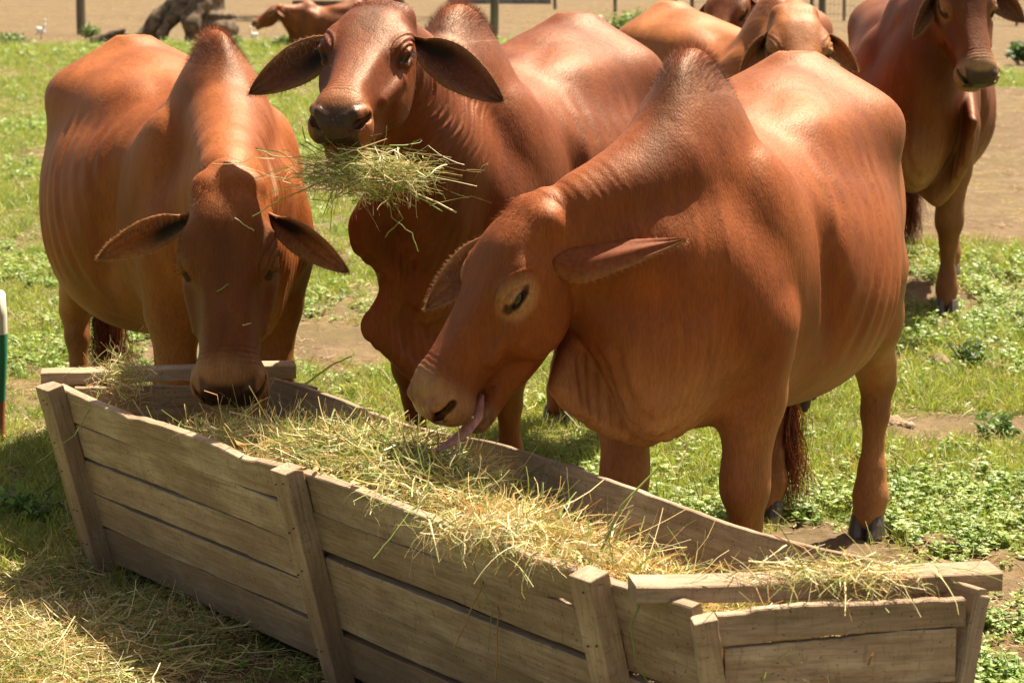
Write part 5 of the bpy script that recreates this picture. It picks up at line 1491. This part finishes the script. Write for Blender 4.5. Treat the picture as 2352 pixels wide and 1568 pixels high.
# tree whose foot shows behind the raised head
def far_tree():
    g = on_ground(896, 38); root = empty('tree', (g.x, g.y, 0)); tag(root, 'thick brown tree trunk rising above the raised head of the dark red cow', 'tree')
    F = Field(); F.chain([(0, 0, -.1), (.02, 0, .5), (.0, 0, 2.2), (.1, .1, 4.5)], [.46, .34, .30, .22], k=.2)
    for k in range(5):
        a = k * 1.26; F.chain([(0, 0, 3.2 + .25 * k), (1.2 * math.cos(a), 1.2 * math.sin(a), 4.6 + .2 * k), (2.3 * math.cos(a), 2.3 * math.sin(a), 5.6)], [.14, .09, .04], k=.1)
    F.disp(lambda P: (.03 * fbm(P * np.array((4, 4, 1.2)), 3, 3)).astype(np.float32), (-9, -9, -9), (9, 9, 9))
    lo, hi = F.bounds(); V, Q = surface_nets(F, [np.arange(lo[d], hi[d] + .07, .07, dtype=np.float32) for d in range(3)])
    mesh_np('trunk', V, Q, M_BARK, root, True)
    r = np.random.default_rng(5); n = 9000
    c = r.normal(size=(60, 3)) * np.array((1.7, 1.7, .7)) + np.array((0, 0, 5.6)); P = c[r.integers(0, 60, n)] + r.normal(size=(n, 3)) * .38
    V, Fq, C = strands(P, r.normal(size=(n, 3)), r.uniform(.10, .2, n), .07, 1, .2, .2, np.array((.06, .11, .025)) * r.uniform(.6, 1.4, (n, 1)), r, .3)
    o = mesh_np('crown', V, Fq, M_HAY, root, False, C); o['kind'] = 'stuff'
far_tree()
# cattle egrets
def egret(px, py, hpx, face, label, group):
    g = on_ground(px, py); S = hpx * g.y / FPX / .46
    root = empty('egret', (g.x, g.y, 0), 0 if face > 0 else math.pi, S); tag(root, label, 'bird', group)
    F = Field()
    F.ell((0, 0, .20), (.115, .055, .065), rot_y(.45), k=.03); F.chain([(-.06, 0, .15), (-.14, 0, .10)], [.03, .012], k=.03)
    F.chain([(.07, 0, .26), (.10, 0, .32), (.075, 0, .37), (.085, 0, .415)], [.032, .020, .016, .016], k=.02); F.ell((.10, 0, .43), (.032, .019, .02), k=.012)
    V, Q = surface_nets(F, [np.arange(a, b, .008, dtype=np.float32) for a, b in ((-.22, .2), (-.1, .1), (.03, .5))])
    mesh_np('body', V, Q, M_FEATHER, root, True)
    V, F_ = tube_np([(.125, 0, .43), (.185, 0, .418)], [.008, .002], 6); mesh_np('beak', V, F_, M_BEAK, root, True)
    for s in (1, -1):
        V, F_ = tube_np([(.0, .02 * s, .16), (.01, .02 * s, .08), (.0, .02 * s, 0), (.03, .02 * s, 0)], [.008, .006, .006, .004], 6); mesh_np('leg', V, F_, M_BLEG, root, True)
egret(94, 92, 48, 1, 'white egret standing in the far grass left of the grey fence post', 'white egrets in the far grass')
egret(584, 100, 40, -1, 'white egret half hidden in weeds in front of the lying cow', 'white egrets in the far grass')

# short painted stake at the left edge
def painted_post():
    g = on_ground(3, 1012)
    m, n, p = new_mat('painted_bands')
    tc = nd(n, 'ShaderNodeTexCoord'); sp = nd(n, 'ShaderNodeSeparateXYZ'); n.links.new(tc.outputs['Object'], sp.inputs[0])
    f = noise(n, tc.outputs['Object'], 30, 5, .6, (1, 1, .15)); f2 = noise(n, tc.outputs['Object'], 60, 4, .6)
    z = nd(n, 'ShaderNodeMath', operation='MULTIPLY_ADD', inp={1: .008}); n.links.new(f2, z.inputs[0]); n.links.new(sp.outputs[2], z.inputs[2])
    c = mixc(n, mapr(n, z.outputs[0], .143, .145, 0, 1), (.30, .085, .035), (.02, .17, .085))
    c = mixc(n, mapr(n, z.outputs[0], .378, .380, 0, 1), c, (.62, .56, .46))
    c = mixc(n, mapr(n, f, .55, .68, 0, .75), c, (.22, .15, .09), 'MIX')
    n.links.new(c, p.inputs['Base Color']); p.inputs['Roughness'].default_value = .6
    b = nd(n, 'ShaderNodeBump', inp={'Strength': .6, 'Distance': .004}); n.links.new(f, b.inputs['Height']); n.links.new(b.outputs[0], p.inputs['Normal'])
    round_post('painted_post', (g.x, g.y, 0), .515, .029, 'short stake painted white, green and brown at the left edge', (.0, 0), m, 'post')
painted_post()

# bushes and weeds
def bush(name, px, py, wpx, hpx, label, cat, n, leaf, seed, cols=(.07, .13, .03)):
    g = on_ground(px, py); k = g.y / FPX; W = wpx * k / 2; H = hpx * k; r = np.random.default_rng(seed)
    root = empty(name, (g.x, g.y, 0)); tag(root, label, cat)
    ns = 14; rt = np.stack([r.normal(0, W * .3, ns), r.normal(0, W * .3, ns), np.zeros(ns)], 1); dd = np.stack([r.normal(0, .45, ns), r.normal(0, .45, ns), np.ones(ns)], 1)
    V, F, C = strands(rt, dd, r.uniform(.6, 1.0, ns) * H, leaf * .25, 5, .2, 0, np.tile((.10, .12, .04), (ns, 1)), r, .5); o = mesh_np('stem', V, F, M_HAY, root, True, C)
    cen = V.reshape(ns, 6, 2, 3)[:, 2:, 0].reshape(-1, 3)
    P = cen[r.integers(0, len(cen), n)] + r.normal(size=(n, 3)) * np.array((W * .22, W * .22, H * .10)); P[:, 2] = np.abs(P[:, 2])
    d = r.normal(size=(n, 3)); d[:, 2] = np.abs(d[:, 2]) * .6
    L = r.uniform(.6, 1.4, n) * leaf
    V, F, C = strands(P, d, L, L * .5, 2, .5, .5, np.array(cols) * r.uniform(.6, 1.7, (n, 1)), r, .15)
    o = mesh_np('foliage', V, F, M_HAY, root, False, C); o['kind'] = 'stuff'
bush('bush', 1462, 108, 130, 75, 'green bush growing behind the back of the dark red cow', 'bush', 1500, .11, 1, (.14, .20, .04))
bush('bush', 2362, 150, 70, 60, 'dark green bush at the right edge behind the standing cow', 'bush', 700, .11, 2)
for i, (px, py, w_, h_, lab) in enumerate(((655, 112, 80, 30, 'low leafy weeds in front of the lying cow'), (740, 112, 60, 26, 'leafy weed between the lying cow and the raised cow\'s brow'), (535, 116, 60, 28, 'dark leafy weed at the foot of the tree stump'), (208, 92, 30, 34, 'pale weed growing against the leftmost fence post'), (20, 104, 80, 26, 'broad leafy weed left of the white egret at the far left'))):
    bush('weed', px, py, w_, h_, lab, 'weed', 260, .09, 10 + i, (.16, .22, .07))
for i, (px, py, w_, h_, lab) in enumerate(((2230, 852, 75, 85, 'grey-green leafy weed standing alone near the right edge'), (1660, 985, 50, 40, 'broad leafed weed between the legs of the feeding cow'), (2290, 1010, 80, 60, 'clump of bright green weeds at the right edge'), (60, 1200, 150, 80, 'dark weeds in shade left of the trough'))):
    bush('weed', px, py, w_, h_, lab, 'weed', 130 if i != 3 else 260, .032, 30 + i, (.12, .20, .05) if i else (.12, .18, .07))

# dung, clods and stones
def lumps(name, px, py, wpx, dpx, n, rad, label, cat, mat, seed, amp=.35):
    g = on_ground(px, py); k = g.y / FPX; r = np.random.default_rng(seed)
    F = Field(); W = wpx * k / 2; D = dpx / 2 * k * 3.2
    for i in range(n):
        a = r.normal(0, .42); b = r.normal(0, .42); q = rad * r.uniform(.55, 1.3)
        F.ell((a * W, b * D, q * .45), (q * r.uniform(.8, 1.4), q * r.uniform(.8, 1.3), q * .8), rot_z(r.uniform(0, 3)), k=rad * .35)
    F.disp(lambda P: (rad * amp * fbm(P * (2.2 / rad), 3, seed)).astype(np.float32), (-9, -9, -9), (9, 9, 9))
    lo, hi = F.bounds(); h = max(.004, rad / 7); axes = [np.arange(lo[d] + .03, hi[d] - .03 + h, h, dtype=np.float32) for d in range(3)]
    V, Q = surface_nets(F, axes); V = V[:, :]; o = mesh_np(name, V, Q, mat, None, True); o.location = (g.x, g.y, -.004); tag(o, label, cat)
lumps('dung_heap', 2165, 1262, 110, 40, 26, .026, 'crumbled brown dung heap in the grass behind the near end rail', 'dung', M_DUNG, 1)
lumps('stone', 2118, 1255, 20, 20, 3, .022, 'small blue-grey stone beside the dung heap', 'stone', M_STONE, 2, .2)
lumps('soil_clod', 2030, 1205, 60, 20, 6, .022, 'flat clod of dry soil between the hind leg and the dung heap', 'clod', M_SOIL, 3)
lumps('soil_clod', 2050, 975, 100, 26, 18, .022, 'dark crumbling clods of soil right of the hind leg', 'clods', M_SOIL, 4)
lumps('soil_clod', 2165, 838, 40, 14, 5, .030, 'pale clod of soil left of the lone grey-green weed', 'clod', M_SOIL, 5)
lumps('soil_clod', 2300, 855, 90, 16, 14, .026, 'row of pale clods of soil at the right edge under the weed', 'clods', M_SOIL, 6)
lumps('soil_clod', 2315, 605, 60, 12, 8, .035, 'dark clods in the grass right of the standing cow\'s foreleg', 'clods', M_SOIL, 7)
lumps('soil_clod', 180, 135, 10, 6, 2, .05, 'small dark clod in the far grass left of the log', 'clod', M_DUNG, 8)
